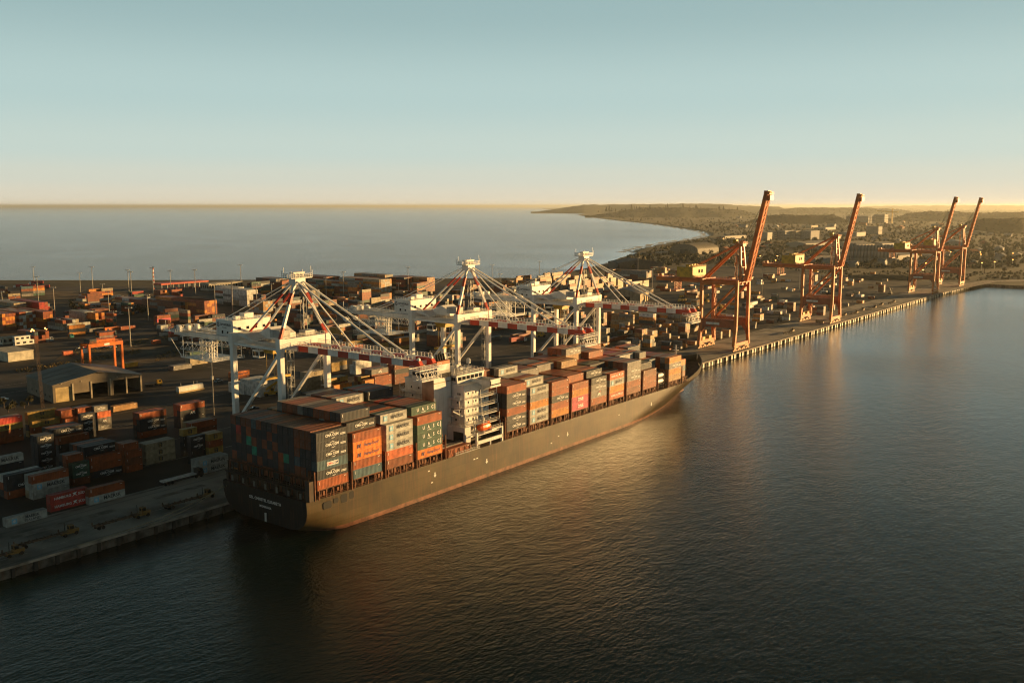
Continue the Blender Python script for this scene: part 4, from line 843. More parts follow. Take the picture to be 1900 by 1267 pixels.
# boat deck frame, orange lifeboat, provision crane
mb = MB()
for x in (254, 268.6): mb.bb(x-.35, x+.35, SY-20.2, SY-19.5, 11.5, 17.3)
mb.bb(254, 268.6, SY-20.2, SY-19.6, 13.0, 14.2); mb.bb(261.5, 261.9, SY-20.1, SY-19.6, 11.5, 13.4); mb.bb(262.5, 268.6, SY-20.1, SY-18.9, 16.8, 17.3); mb.bb(254, 268.8, SY-19.6, SY-14.5, 15.9, 16.15); mb.rail((262, SY-20.1, 17.3), (268.8, SY-20.1, 17.3), 1.1, 1.2, .07)
ss('boat_deck_frame', mb)
mb = MB(); n = 10; prof = ((256.6, .25), (257.2, .95), (258.4, 1.35), (260.2, 1.45), (262.0, 1.35), (263.3, .95), (263.9, .3))
for i, (x, r_) in enumerate(prof):
    mb.v += [(x, SY-18.1+r_*1.0*math.cos(t*2*math.pi/n), 18.2+r_*1.05*math.sin(t*2*math.pi/n)) for t in range(n)]
    if i: mb.f += [((i-1)*n+t, i*n+t, i*n+(t+1) % n, (i-1)*n+(t+1) % n) for t in range(n)]; mb.m += [0]*n
mb.bb(261.7, 263.0, SY-18.7, SY-17.5, 19.2, 20.0)
ss('lifeboat', mb, mat('lifeboat_orange', (.75, .13, .02), .4))
mb = MB()
for x in (257.4, 263): mb.beam((x, SY-16, 16.1), (x, SY-16, 20.8), .35, .35); mb.beam((x, SY-16, 20.8), (x, SY-19, 21.2), .3, .3)
ss('davit', mb)
mb = MB(); mb.cyl((252.5, SY-15.4, 13), (252.5, SY-15.4, 23.6), .5, .45, 8); mb.beam((252.5, SY-15.4, 22.8), (247.2, SY-14.6, 25.6), .35, .4); mb.beam((252.5, SY-15.4, 25.6), (247.2, SY-14.6, 25.9), .08, .08); mb.beam((252.5, SY-15.4, 23.4), (252.5, SY-15.4, 25.8), .3, .3)
ss('provision_crane', mb)
mb = MB(); mb.lattice((241.5, SY-20.1, 12.2), (255, SY-20.1, 12.2), .9, .9, .12, 14); mb.beam((241.5, SY-20.1, 11.9), (255, SY-20.1, 11.9), .8, .1); ss('gangway', mb, galv)
# foremast and bow gear
mb = MB(); mb.cyl((443.5, SY, 13), (443.5, SY, 25), .55, .4, 8); mb.bb(442.6, 444.4, SY-1.4, SY+1.4, 22.2, 22.4); mb.beam((443.5, SY-1.5, 23.6), (443.5, SY+1.5, 23.6), .2, .2); ss('foremast', mb)
mb = MB()
for y in (-7, 7): mb.cyl((436, SY+y-2, 13.5), (436, SY+y+2, 13.5), .9, .9, 10); mb.bb(434.6, 437.4, SY+y-2.4, SY+y+2.4, 12.4, 13.1)
for x, y in ((428, -9), (428, 9), (448, -5), (448, 5), (424, -12), (424, 12)): mb.cyl((x, y+SY, 12.2), (x, y+SY, 13.6), .35, .4, 8)
ss('mooring_winch', mb, rust_steel)
for i, (a, b) in enumerate(((((178.5, SY+19.6, 11.0)), (150, -.6, 3.3)), ((178.3, SY+18, 10.6), (128, -.6, 3.3)), ((466, SY-3.5, 13.4), (500, -.6, 3.3)), ((465, SY+3, 13.4), (516, -.6, 3.3)))):
    mb = MB(); a = Vector(a); b = Vector(b); P = [a.lerp(b, t/10)-Vector((0, 0, 2.2*math.sin(math.pi*t/10)*.8)) for t in range(11)]
    for p, q in zip(P[:-1], P[1:]): mb.cyl(p, q, .13, n=5)
    tag(mb.build('mooring_rope', mat('rope', (.3, .26, .18), .8), None, (b.x, b.y, b.z)), ('slack pale rope from the ship\'s stern to the near quay', 'long low stern rope reaching furthest along the near quay', 'taut bow rope dropping to the quay past the stem', 'longest bow rope leading forward along the quay')[i], 'rope', 'mooring ropes')
# white tanks in frames in the short bay
k = 0
for c in range(0, 4):
    for t in range(2 if c < 2 else 4):
        if c >= 2 and t < 2: continue
        y = SB+c*CW+1.22; z = DECK+t*2.7; x = 387.4
        if c >= 2: continue
        tk = thing('tank_container', (x, y, z), f"white cylindrical tank in open frame, {('lower', 'upper')[t]} tier, {('outboard', 'inboard')[c]} column near the bow", 'tank container', 'tank containers near the bow')
        mb = MB(); mb.cyl((x+.5, y, z+1.35), (x+5.6, y, z+1.35), 1.08, n=14); mb.cyl((x+.25, y, z+1.35), (x+.5, y, z+1.35), .6, 1.08, 14); mb.cyl((x+5.6, y, z+1.35), (x+5.85, y, z+1.35), 1.08, .6, 14); mb.build('tank', white, tk, smooth=False)
        mb = MB()
        for xx in (x+.08, x+5.98):
            for yy in (y-1.16, y+1.16): mb.beam((xx, yy, z), (xx, yy, z+2.6), .14, .14)
            for zz in (z+.08, z+2.55): mb.beam((xx, y-1.1, zz), (xx, y+1.1, zz), .12, .12)
        for yy in (y-1.16, y+1.16): mb.beam((x, yy, z+.08), (x+6.06, yy, z+.08), .14, .14)
        mb.build('frame', dark_steel, tk)
# ================================================================== SHIP-TO-SHORE CRANES
YS, YL = 1.2, 27.0
bogie_m = mat('bogie_orange', (.5, .2, .05), .55, streak=.4)
def bogies(par, xc, y, m, half_=11.5):
    mb = MB()
    for k in range(8):
        x = xc-half_+k*(2*half_/7)
        for dx in (-.55, .55): mb.cyl((x+dx, y-.22, 3.52), (x+dx, y+.22, 3.52), .45, n=10, m=1)
        mb.bb(x-1.25, x+1.25, y-.4, y+.4, 3.75, 4.5)
    for k in range(4):
        x = xc-half_+(k*2+.5)*(2*half_/7); mb.extr([(x-2.2, 4.5), (x+2.2, 4.5), (x+.6, 5.6), (x-.6, 5.6)], 'y', y-.5, y+.5)
    for s_ in (-1, 1):
        x = xc+s_*half_*.71; mb.extr([(x-4.2, 5.6), (x+4.2, 5.6), (x+1.0, 7.0), (x-1.0, 7.0)], 'y', y-.6, y+.6)
    return mb.build('bogie_set', [m, black], par)
def ladder_tower(par, x, y, z0, z1_, m, w_=1.8):
    mb = MB(); n = int((z1_-z0)/3.2)
    for a in (-1, 1):
        for b in (-1, 1): mb.beam((x+a*w_/2, y+b*w_/2, z0), (x+a*w_/2, y+b*w_/2, z1_), .1, .1)
    for i in range(n):
        z = z0+i*3.2; s_ = 1 if i % 2 else -1
        mb.bb(x-w_/2, x+w_/2, y-w_/2, y+w_/2, z, z+.08); mb.beam((x-s_*w_/2, y, z), (x+s_*w_/2, y, z+3.2), .5, .08); mb.rail((x-w_/2, y-w_/2, z), (x+w_/2, y-w_/2, z), 1.0, 1.5, .05)
    return mb.build('stair_tower', m, par)
def white_crane(xc, label):
    T = thing('ship_to_shore_crane', (xc, YL, 3.05), label, 'crane', 'white red-striped cranes working the ship')
    W = crane_white; D = 10.2
    P = lambda n_, mb, m=W, par=None: mb.build(n_, m, par or T)
    for sx in (-1, 1):
        for y in (YS, YL):
            mb = MB(); x = xc+sx*D; mb.beam((x, y, 6.9), (x, y, 51.4), 1.75, 1.75); mb.bb(x-1.1, x+1.1, y-1.1, y+1.1, 48.6, 53.2); P('leg', mb)
    for y in (YS, YL):
        mb = MB(); mb.bb(xc-D-1.5, xc+D+1.5, y-.8, y+.8, 6.6, 8.6); P('sill_beam', mb); bogies(T, xc, y, bogie_m)
    for sx in (-1, 1):
        x = xc+sx*D; mb = MB(); mb.bb(x-.75, x+.75, YS+.9, YL-.9, 18.2, 20.4); P('portal_beam', mb)
        mb = MB(); mb.beam((x, YL-.6, 21), (x, YS+1.0, 47.5), 1.0, 1.0); P('diagonal_brace', mb)
        mb = MB(); mb.bb(x-.45, x+.45, YS+1.1, YL-1.1, 49.0, 49.9); P('top_tie', mb)
    mb = MB(); mb.extr([(xc-D+1.1, 49.6), (xc+D-1.1, 49.6), (xc+D-1.1, 53.0), (xc-D+1.1, 53.0)], 'y', YS-.9, YS+.9); cb = P('seaside_cross_beam', mb)
    mb = MB(); mb.rail((xc-D, YS-1, 53.0), (xc+D, YS-1, 53.0), 1.1, 1.6, .07); mb.rail((xc-D, YS+1, 53.0), (xc+D, YS+1, 53.0), 1.1, 1.6, .07); P('handrail', mb, galv, cb)
    mb = MB(); mb.bb(xc-D+1.1, xc+D-1.1, YL-.9, YL+.9, 50.4, 53.0); P('landside_cross_beam', mb)
    # twin-box girder over the portal and tail, and the boom over the water
    mb = MB()
    for sx in (-1, 1): mb.bb(xc+sx*2.9-.75, xc+sx*2.9+.75, .4, 73, 48.2, 50.3)
    for y in (10, 22, 34, 46, 58, 72.4): mb.bb(xc-2.2, xc+2.2, y-.4, y+.4, 48.6, 49.8)
    gi = P('girder', mb)
    mb = MB()
    for sx in (-1, 1): mb.rail((xc+sx*4.6, 2, 50.3), (xc+sx*4.6, 73, 50.3), 1.1, 2, .07); mb.bb(xc+sx*4.1-.5, xc+sx*4.1+.5, 2, 73, 50.2, 50.3)
    P('walkway', mb, galv, gi)
    boom = None; n = 11; y0, y1 = -.2, -54.2; st = (y1-y0)/n
    for sx in (-1, 1):
        mb = MB()
        for i in range(n):
            a, b = y0+i*st, y0+(i+1)*st; mb.bb(xc+sx*2.9-.75, xc+sx*2.9+.75, b, a, 48.3, 50.6, 1 if i % 2 == 0 else 0)
        mb.extr([(y1, 48.3), (y1, 50.6), (y1-1.6, 50.4), (y1-2.4, 49.2)], 'x', xc+sx*2.9-.75, xc+sx*2.9+.75, 1)
        o = P('boom_girder', mb, [W, crane_red])
    mb = MB()
    for y in np.arange(-4, -54, -6.2): mb.bb(xc-2.2, xc+2.2, y-.3, y+.3, 48.7, 49.9)
    for sx in (-1, 1): mb.rail((xc+sx*4.5, -1, 50.6), (xc+sx*4.5, -54, 50.6), 1.2, 1.5, .12); mb.bb(xc+sx*4.1-.45, xc+sx*4.1+.45, -54, -1, 50.5, 50.62)
    P('boom_walkway', mb, W)
    mb = MB()   # tip platform and hanging maintenance cage
    mb.bb(xc-5, xc+5, -57.5, -53.8, 47.6, 47.8); mb.rail((xc-5, -57.5, 47.8), (xc+5, -57.5, 47.8), 1.2, 1.2, .09); mb.rail((xc-5, -57.5, 47.8), (xc-5, -53.5, 47.8), 1.2, 1.2, .09)
    mb.lattice((xc-4, -56.2, 45.6), (xc+4, -56.2, 45.6), 3.0, 2.4, .16, 5); mb.rail((xc-4.5, -58, 44.3), (xc+4.5, -58, 44.3), 1.2, 1.3, .1); mb.bb(xc-4.5, xc+4.5, -58, -54.2, 44.2, 44.35)
    for a in (-3, 0, 3): mb.beam((xc+a, -56, 47.6), (xc+a, -56, 44.3), .14, .14)
    for a in (-2.9, 2.9): mb.cyl((xc+a-.3, -55.2, 50.7), (xc+a+.3, -55.2, 50.7), .6, n=12)
    P('boom_tip_cage', mb)
    # A-frame, apex platform, stays
    for sx in (-1, 1):
        mb = MB(); a = Vector((xc+sx*D, YS, 53)); b = Vector((xc+sx*1.4, 3.2, 71.6))
        for i in range(5): mb.beam(a.lerp(b, i/5), a.lerp(b, (i+1)/5), .95, .95, 1 if i in (0, 3) else 0)
        P('apex_leg', mb, [W, crane_red])
        mb = MB(); a = Vector((xc+sx*3.2, YL, 52.6)); b = Vector((xc+sx*1.2, 5, 71.2))
        for i in range(5): mb.beam(a.lerp(b, i/5), a.lerp(b, (i+1)/5), .6, .6, 1 if i in (0, 3) else 0)
        P('apex_back_leg', mb, [W, crane_red])
        mb = MB(); mb.beam((xc+sx*2.9, -20.8, 50.8), (xc+sx*1.3, 3, 71.8), .36, .36); P('inner_forestay', mb)
        mb = MB(); a = Vector((xc+sx*2.9, -45, 50.8)); b = Vector((xc+sx*1.3, 3, 72.2)); mb.beam(a, b, .5, .5); c = a.lerp(b, .47); mb.beam(c-(b-a)*.012, c+(b-a)*.012, 1.1, 1.0); P('outer_forestay', mb)
        mb = MB(); mb.beam((xc+sx*2.6, 40.5, 57), (xc+sx*1.1, 5.5, 72), .24, .24); mb.beam((xc+sx*2.6, 60, 50.4), (xc+sx*2.6, 40.5, 57), .3, .3); P('backstay', mb)
    mb = MB(); mb.bb(xc-4.6, xc+4.6, 1.2, 6.2, 73.0, 73.25)
    for s_ in ((xc-4.6, 1.2), (xc+4.6, 1.2), (xc+4.6, 6.2), (xc-4.6, 6.2)): mb.beam((*s_, 73.2), (*s_, 75.6), .12, .12)
    mb.rail((xc-4.6, 1.2, 73.2), (xc+4.6, 1.2, 73.2), 1.3, .9, .1); mb.rail((xc-4.6, 6.2, 73.2), (xc+4.6, 6.2, 73.2), 1.3, .9, .1); mb.rail((xc-4.6, 1.2, 73.2), (xc-4.6, 6.2, 73.2), 1.3, .9, .1)
    for a in (-1.6, 0, 1.6): mb.cyl((xc+a-.25, 3.4, 74), (xc+a+.25, 3.4, 74), 1.15, n=12)
    mb.bb(xc-2.2, xc+2.2, 2, 5.4, 70.8, 73); mb.bb(xc-2.6, xc+2.6, 2.4, 4.6, 74.6, 75.1); mb.beam((xc+4.2, 1.4, 73.2), (xc+4.2, 1.4, 77), .1, .1); mb.beam((xc-4, 5.8, 73.2), (xc-4, 5.8, 76.6), .1, .1)
    P('apex_platform', mb)
    # machinery house with its sign
    mb = MB(); mb.bb(xc-8.2, xc+8.2, 29.4, 39.2, 51.3, 56.9); mh = P('machinery_house', mb)
    mb = MB(); mb.bb(xc-8.4, xc+8.4, 29.2, 39.4, 56.9, 57.05); mb.rail((xc-8.3, 29.3, 57.05), (xc+8.3, 29.3, 57.05), 1.1, 1.4, .07); mb.rail((xc-8.3, 39.3, 57.05), (xc-8.3, 29.3, 57.05), 1.1, 1.4, .07); mb.box((xc+2, 35, 57.9), (4, 3, 1.7)); mb.box((xc-4, 33, 57.6), (2, 2, 1.1)); P('house_roof', mb, W, mh)
    for k in range(4): mb = MB(); mb.bb(xc-6+k*3.6, xc-4.9+k*3.6, 29.32, 29.45, 53.6, 54.6); P('house_window', mb, glass, mh)
    for q in ((35.2, 36, 52.1, 53.2), (32.2, 33, 52.3, 53.0)): mb = MB(); mb.bb(xc-8.28, xc-8.15, *q); P('house_window', mb, glass, mh)
    put_text(text_mesh('DP WORLD', 1.15, 0, 1.0, .03, text_black), (xc-8.3, 33.6, 55.3), FACE_AFT, mh); put_text(text_mesh('Fremantle', .6, 0, 1.0, .01, text_black), (xc-8.3, 34.3, 54.3), FACE_AFT, mh)
    mb = MB(); cx = xc-8.3
    for i in range(10):
        a0, a1 = i*.56+.5, (i+1)*.56+.5; V = [(cx, 37.9-r_*math.cos(a), 55.3+r_*math.sin(a)) for a in (a0, a1) for r_ in (.55, .85)]; mb.add(V, [(0, 1, 3, 2)])
    mb.add([(cx, 38.2, 55.1), (cx, 37.3, 55.15), (cx, 37.3, 55.4), (cx, 38.2, 55.4)], [(0, 1, 2, 3)]); mb.build('sign_emblem', text_black, mh)
    # gantry rear deck, hanging cable tray and spreader cage at the tail
    mb = MB(); mb.extr([(YL, 53.0), (YL-4.5, 53.0), (YL-8.5, 51.0), (YL-8.5, 50.6), (YL, 52.2)], 'x', xc-8.4, xc+8.4); mb.extr([(YL-5, 53), (YL-10, 55.2), (YL-15, 53), (YL-15, 51), (YL-5, 51)], 'x', xc-2.5, xc+5.5); P('hood_roof', mb)
    mb = MB(); mb.lattice((xc-6.5, 44, 45.2), (xc-6.5, 63, 45.2), 2.6, 2.4, .17, 7); mb.lattice((xc+6.5, 44, 45.2), (xc+6.5, 63, 45.2), 2.6, 2.4, .17, 7)
    for y in (45, 51, 57, 63):
        for sx in (-1, 1): mb.beam((xc+sx*6.5, y, 48.4), (xc+sx*6.5, y, 40.6), .22, .22)
        mb.beam((xc-6.5, y, 40.6), (xc+6.5, y, 40.6), .3, .3); mb.beam((xc-7.5, y, 48.6), (xc+7.5, y, 48.6), .35, .35)
    mb.rail((xc-7, 44, 40.6), (xc-7, 64, 40.6), 1.1, 1.4, .09); mb.rail((xc-7, 44, 40.6), (xc+7, 44, 40.6), 1.1, 1.4, .09); mb.bb(xc-7, xc+7, 44, 64, 40.45, 40.6); mb.beam((xc-6.5, 71, 47.4), (xc-6.5, 64, 40.6), .18, .18)
    for y in (47, 50, 54): mb.lattice((xc-4, y, 41), (xc-4, y, 47.6), 1.8, 1.4, .13, 5)
    P('maintenance_cage', mb)
    mb = MB(); mb.bb(xc-7.5, xc+7.5, 64, 74, 49.9, 50.05); mb.rail((xc-7.5, 74, 50), (xc+7.5, 74, 50), 1.2, 1.2, .09); mb.rail((xc-7.5, 62, 50), (xc-7.5, 74, 50), 1.2, 1.3, .09)
    for k in range(7): mb.box((xc-5.5+k*1.7, 66+(k*3) % 7, 50.9), (1.2, 1.6, 1.7))
    mb.beam((xc-7, 73, 50), (xc-7, 73, 54), .12, .12); P('tail_platform', mb)
    mb = MB(); rgx = random.Random(int(xc))
    for k in range(6):
        y = 40-k*3.4; pr = None
        for t in range(7):
            a = Vector((xc-4.6, y-t*.55, 48.4-3.6*math.sin(math.pi*t/6)))
            if pr is not None: mb.cyl(pr, a, .09, n=4)
            pr = a
    P('cable_loops', mb, black)
    mb = MB(); mb.bb(xc-3.2, xc+3.2, 14, 20, 46.8, 48.0); mb.bb(xc-2.9, xc+2.9, 14.5, 19.5, 45.9, 46.8); tr = P('trolley', mb, yellow)
    mb = MB(); mb.bb(xc-4.9, xc-2.4, 19.6, 23.2, 44.2, 47.0); cab = P('operator_cab', mb, W)
    mb = MB(); mb.bb(xc-4.95, xc-4.8, 19.9, 22.9, 44.9, 46.4); mb.bb(xc-4.6, xc-2.7, 19.52, 19.62, 44.6, 46.4); P('cab_window', mb, glass, cab)
    mb = MB()
    for sx in (-1, 1):
        for y in (15, 19): mb.cyl((xc+sx*2.2, y, 46), (xc+sx*2.2, y, 37.5), .06, n=4)
    mb.bb(xc-6, xc+6, 16, 18, 36.6, 37.4); P('spreader', mb, yellow)
    ladder_tower(T, xc+D+1.6, YL-4, 8.6, 48, galv); ladder_tower(T, xc+4.8, 6.5, 53, 66, galv, 1.5); ladder_tower(T, xc+D+1.2, YS+3.2, 21, 48, galv, 1.5)
    mb = MB(); mb.bb(xc-D+1.6, xc-D+6, 3.2, 8.5, 53.0, 55.6); mb.bb(xc+2, xc+7, 2.6, 6, 53.0, 54.6); P('electrics_cabin', mb, galv)
    return T
c1 = white_crane(213, 'white crane nearest the camera, red-banded boom out over the stern boxes')
c2 = copy_tree(c1, (304.6, YL, 3.05), 'middle white crane standing behind the ship\'s bridge, boom lowered')
c3 = copy_tree(c1, (393.6, YL, 3.05), 'farthest white crane, its boom tip just left of a red crane')
def red_crane(xc, label):
    T = thing('ship_to_shore_crane', (xc, 26, 3.05), label, 'crane', 'red cranes with raised booms')
    O = crane_orange; ys, yl = YS, 26.0
    P = lambda n_, mb, m=O, par=None: mb.build(n_, m, par or T)
    for sx in (-1, 1):
        for y in (ys, yl):
            mb = MB(); x0, x1 = xc+sx*11.4, xc+sx*9.2; mb.beam((x0, y, 6.9), (x1, y, 20), 2.0, 2.0); mb.beam((x1, y, 19.6), (x1, y, 48), 1.9, 1.9); P('leg', mb)
    for y in (ys, yl):
        mb = MB(); mb.bb(xc-12.6, xc+12.6, y-.75, y+.75, 6.7, 8.9); P('sill_beam', mb); bogies(T, xc, y, bogie_m)
    mb = MB()
    for k in range(2): mb.bb(xc-9+k*10, xc-5+k*10, yl-1.5, yl+1.5, 8.9, 11)
    P('sill_cabin', mb, yellow)
    hatch = hatch_mat()
    for sx in (-1, 1):
        x = xc+sx*9.2; mb = MB()
        mb.extr([(yl-.6, 24), (ys+.6, 24), (ys+.6, 13), (ys+1.3, 15), (ys+3.6, 18.6), (yl-3.6, 18.6), (yl-1.3, 15), (yl-.6, 13)], 'x', x-.7, x+.7); pb = P('portal_beam', mb, hatch)
        mb = MB(); mb.rail((x, ys+1, 24), (x, yl-1, 24), 1.1, 1.6, .08); P('handrail', mb, O, pb)
        if sx < 0:
            mb = MB(); mb.bb(x-.78, x-.7, 12.5, 22, 20.2, 21.7); P('sign_board', mb, mat('sign_white', (.7, .68, .62), .5), pb)
        mb = MB(); mb.beam((x, yl-.6, 22), (x, ys+.8, 46.6), 1.15, 1.15); P('diagonal_brace', mb)
        mb = MB(); mb.bb(x-.6, x+.6, ys, yl, 46.6, 48.3); P('top_tie', mb)
    for y in (ys, yl):
        mb = MB(); mb.bb(xc-9.9, xc+9.9, y-.8, y+.8, 48, 50); P('cross_beam', mb)
    mb = MB()
    for sx in (-1, 1): mb.bb(xc+sx*3.2-.8, xc+sx*3.2+.8, 0, 63, 46.9, 49.6)
    for y in (6, 20, 34, 48, 62): mb.bb(xc-2.6, xc+2.6, y-.4, y+.4, 47.8, 49.2)
    g_ = P('girder', mb)
    mb = MB()
    for sx in (-1, 1): mb.rail((xc+sx*4.7, 1, 49.6), (xc+sx*4.7, 63, 49.6), 1.1, 2, .09); mb.bb(xc+sx*4.3-.5, xc+sx*4.3+.5, 1, 63, 49.5, 49.6)
    mb.bb(xc-5, xc+5, 58, 63.5, 49.5, 49.7); mb.rail((xc-5, 63.5, 49.7), (xc+5, 63.5, 49.7), 1.2, 1, .1); mb.box((xc, 61, 50.6), (3, 2, 1.6)); P('walkway', mb, O, g_)
    mb = MB(); mb.bb(xc-3, xc+3, 45, 52, 46.6, 47.4); mb.lattice((xc-2, 46, 41), (xc-2, 46, 46.6), 1.6, 1.6, .2, 3); mb.lattice((xc+2, 51, 41), (xc+2, 51, 46.6), 1.6, 1.6, .2, 3); mb.bb(xc-6, xc+6, 46.5, 50.5, 40.2, 41); P('spreader_cage', mb)
    # raised boom
    a = Vector((xc, -1.4, 49.2)); b = Vector((xc, -13.2, 105.2)); n = 14
    for sx in (-1, 1):
        mb = MB(); o_ = Vector((sx*1.95, 0, 0)); mb.beam(a+o_, b+o_, 1.6, 2.8); 
        P('boom_girder', mb)
    mb = MB(); d = (b-a).normalized(); nrm = Vector((0, d.z, -d.y))
    for i in range(n+1):
        c = a.lerp(b, i/n); mb.beam(c-Vector((1.3, 0, 0)), c+Vector((1.3, 0, 0)), .5, .7)
        mb.beam(c+Vector((2.8, 0, 0))-nrm*.9, c+Vector((2.8, 0, 0))+nrm*.2, .12, .12)
    for i in range(n*2):
        c = a.lerp(b, i/n/2); e_ = a.lerp(b, (i+1)/n/2); s_ = 1.2 if i % 2 else -1.2; mb.beam(c+Vector((s_, 0, 0))-nrm*1.2, e_-Vector((s_, 0, 0))-nrm*1.2, .3, .3)
        for sx in (-1, 1): mb.beam(c+Vector((sx*3.3, 0, 0))-nrm*1.3, c+Vector((sx*3.3, 0, 0))+nrm*.4, .14, .14)
    for sx in (-1, 1):
        mb.beam(a+Vector((sx*3.3, 0, 0))-nrm*1.3, b+Vector((sx*3.3, 0, 0))-nrm*1.3, .16, .16)
        for k in (-.9, .2): mb.beam(a+Vector((sx*3.3, 0, 0))+nrm*k, b+Vector((sx*3.3, 0, 0))+nrm*k, .12, .12)
    c = a.lerp(b, .36); mb.beam(c-Vector((4, 0, 0)), c+Vector((4, 0, 0)), .5, .5); c = a.lerp(b, .68)+nrm*1.4; mb.bb(c.x-2.5, c.x+2.5, c.y-.6, c.y+.6, c.z-.5, c.z+.5); P('boom_bracing', mb)
    mb = MB(); e = b; mb.bb(xc-3.6, xc+3.6, e.y-2.8, e.y+1.0, e.z-.6, e.z-.2); mb.bb(xc-3.0, xc+3.0, e.y-3.0, e.y-.8, e.z-4.2, e.z-1.2); mb.bb(xc-2.4, xc+2.4, e.y-1.4, e.y+1.4, e.z-.2, e.z+1.8); mb.rail((xc-3.6, e.y-2.8, e.z-.2), (xc+3.6, e.y-2.8, e.z-.2), 1.1, 1, .12); mb.rail((xc-3.6, e.y+1, e.z-.2), (xc+3.6, e.y+1, e.z-.2), 1.1, 1, .12); mb.cyl((xc-1, e.y-2, e.z+.6), (xc+1, e.y-2, e.z+.6), 1, n=10)
    P('boom_tip_platform', mb)
    # tower head
    for sx in (-1, 1):
        mb = MB(); mb.beam((xc+sx*4.2, ys, 50), (xc+sx*2.2, 3.0, 72.6), 1.3, 1.3); P('tower_leg', mb)
        mb = MB(); mb.beam((xc+sx*3.2, yl+2, 49.8), (xc+sx*2.2, 4.2, 72.4), 1.2, 1.2); P('tower_back_leg', mb)
        mb = MB(); mb.beam((xc+sx*3.2, 50, 49.8), (xc+sx*2.2, 4.4, 73.2), .6, .6); P('backstay', mb)
        mb = MB(); q = a.lerp(b, .60)+nrm*1; mb.cyl((xc+sx*2, 2, 73.6), (xc+sx*2, q.y, q.z), .1, n=5); q = a.lerp(b, .42)+nrm*1; mb.cyl((xc+sx*2, 2, 73.6), (xc+sx*2, a.lerp(b, .86).y+1, a.lerp(b, .86).z), .1, n=5); P('hoist_rope', mb, dark_steel)
    mb = MB(); mb.bb(xc-4, xc+4, .6, 7, 73, 73.3); mb.bb(xc-2.6, xc+2.6, 1, 4.6, 71.4, 73)
    for k in (-1.6, 0, 1.6): mb.cyl((xc+k-.3, 2.6, 74), (xc+k+.3, 2.6, 74), 1.2, n=12)
    mb.rail((xc-4, .6, 73.3), (xc+4, .6, 73.3), 1.2, 1, .1); mb.rail((xc-4, 7, 73.3), (xc+4, 7, 73.3), 1.2, 1, .1); mb.rail((xc-4, .6, 73.3), (xc-4, 7, 73.3), 1.2, 1, .1); hd = P('tower_head', mb)
    mb = MB(); mb.bb(xc-4, xc-1.4, 5, 7.6, 73.4, 76); P('head_cabin', mb, yellow_house, hd)
    for k in range(4):
        z = 53+k*5; f = (z-50)/23
        if k == 0: mb = MB()
        mb.beam((xc-4.2+2*f, ys+f*1.8, z), (xc+4.2-2*f, ys+f*1.8, z), .5, .5)
    P('tower_brace', mb); ladder_tower(T, xc-1, 6, 50, 72, O, 1.6); ladder_tower(T, xc+7.2, yl-2, 9, 47, O, 1.8)
    mb = MB(); mb.bb(xc-10, xc+10, 32.6, 44.2, 50.5, 57.0); mh = P('machinery_house', mb, yellow_house)
    for k in range(2): mb = MB(); mb.bb(xc-1.5+k*4.2, xc+1.0+k*4.2, 32.5, 32.65, 53, 55.2); P('house_window', mb, glass, mh)
    mb = MB(); mb.bb(xc-10.1, xc+10.1, 32.5, 44.3, 57.0, 57.15); mb.rail((xc-10, 32.6, 57.15), (xc+10, 32.6, 57.15), 1.1, 1.6, .1)
    for k in range(4): mb.box((xc-6+k*4, 38, 57.9), (1.8, 2.4, 1.5))
    P('house_roof', mb, yellow_house, mh); mb = MB(); mb.bb(xc-10.6, xc+10.6, 31.8, 45, 50.2, 50.48); mb.rail((xc-9.8, 31.9, 50.5), (xc+9.8, 31.9, 50.5), 1.1, 1.4, .1); P('house_deck', mb, O, mh)
    mb = MB(); mb.bb(xc-3.4, xc+3.4, 12, 18, 46.2, 47.4); P('trolley', mb); mb = MB(); mb.bb(xc+1.4, xc+4.4, 18, 21.6, 43.6, 46.4); cab = P('operator_cab', mb, yellow_house); mb = MB(); mb.bb(xc+1.6, xc+4.2, 17.92, 18.05, 44.2, 45.9); P('cab_window', mb, glass, cab)
    return T
def hatch_mat():
    """painted warning hatching on the deep portal beams"""
    if 'hatched_paint' in MATS: return MATS['hatched_paint']
    m = mat('hatched_paint', (.46, .10, .028), .45, var=.2, streak=.2); n = m.node_tree; N = n.nodes; L = n.links; b = N['Principled BSDF']
    src = b.inputs['Base Color'].links[0].from_socket; tc = N.new('ShaderNodeTexCoord'); mp = N.new('ShaderNodeMapping'); mp.inputs['Rotation'].default_value = (R(45), 0, 0); L.new(tc.outputs['Object'], mp.inputs[0])
    wv = N.new('ShaderNodeTexWave'); wv.bands_direction = 'Y'; wv.inputs['Scale'].default_value = .35; L.new(mp.outputs[0], wv.inputs[0]); r_ = N.new('ShaderNodeMapRange'); r_.inputs[1].default_value = .45; r_.inputs[2].default_value = .55; r_.inputs[4].default_value = .75; L.new(wv.outputs[1], r_.inputs[0])
    mx = N.new('ShaderNodeMix'); mx.data_type = 'RGBA'; L.new(r_.outputs[0], mx.inputs[0]); L.new(src, mx.inputs[6]); mx.inputs[7].default_value = (.10, .045, .02, 1); L.new(mx.outputs[2], b.inputs['Base Color']); return m
r1 = red_crane(581, 'nearest of the red cranes, boom raised, standing beyond the bow')
r2 = copy_tree(r1, (766, 26, 3.05), 'second red crane along the far quay, boom raised, lit feet')
r3 = copy_tree(r1, (1090, 26, 3.05), 'third red crane, front one of the distant close pair')
r4 = copy_tree(r1, (1214, 26, 3.05), 'farthest red crane, rear one of the distant close pair')
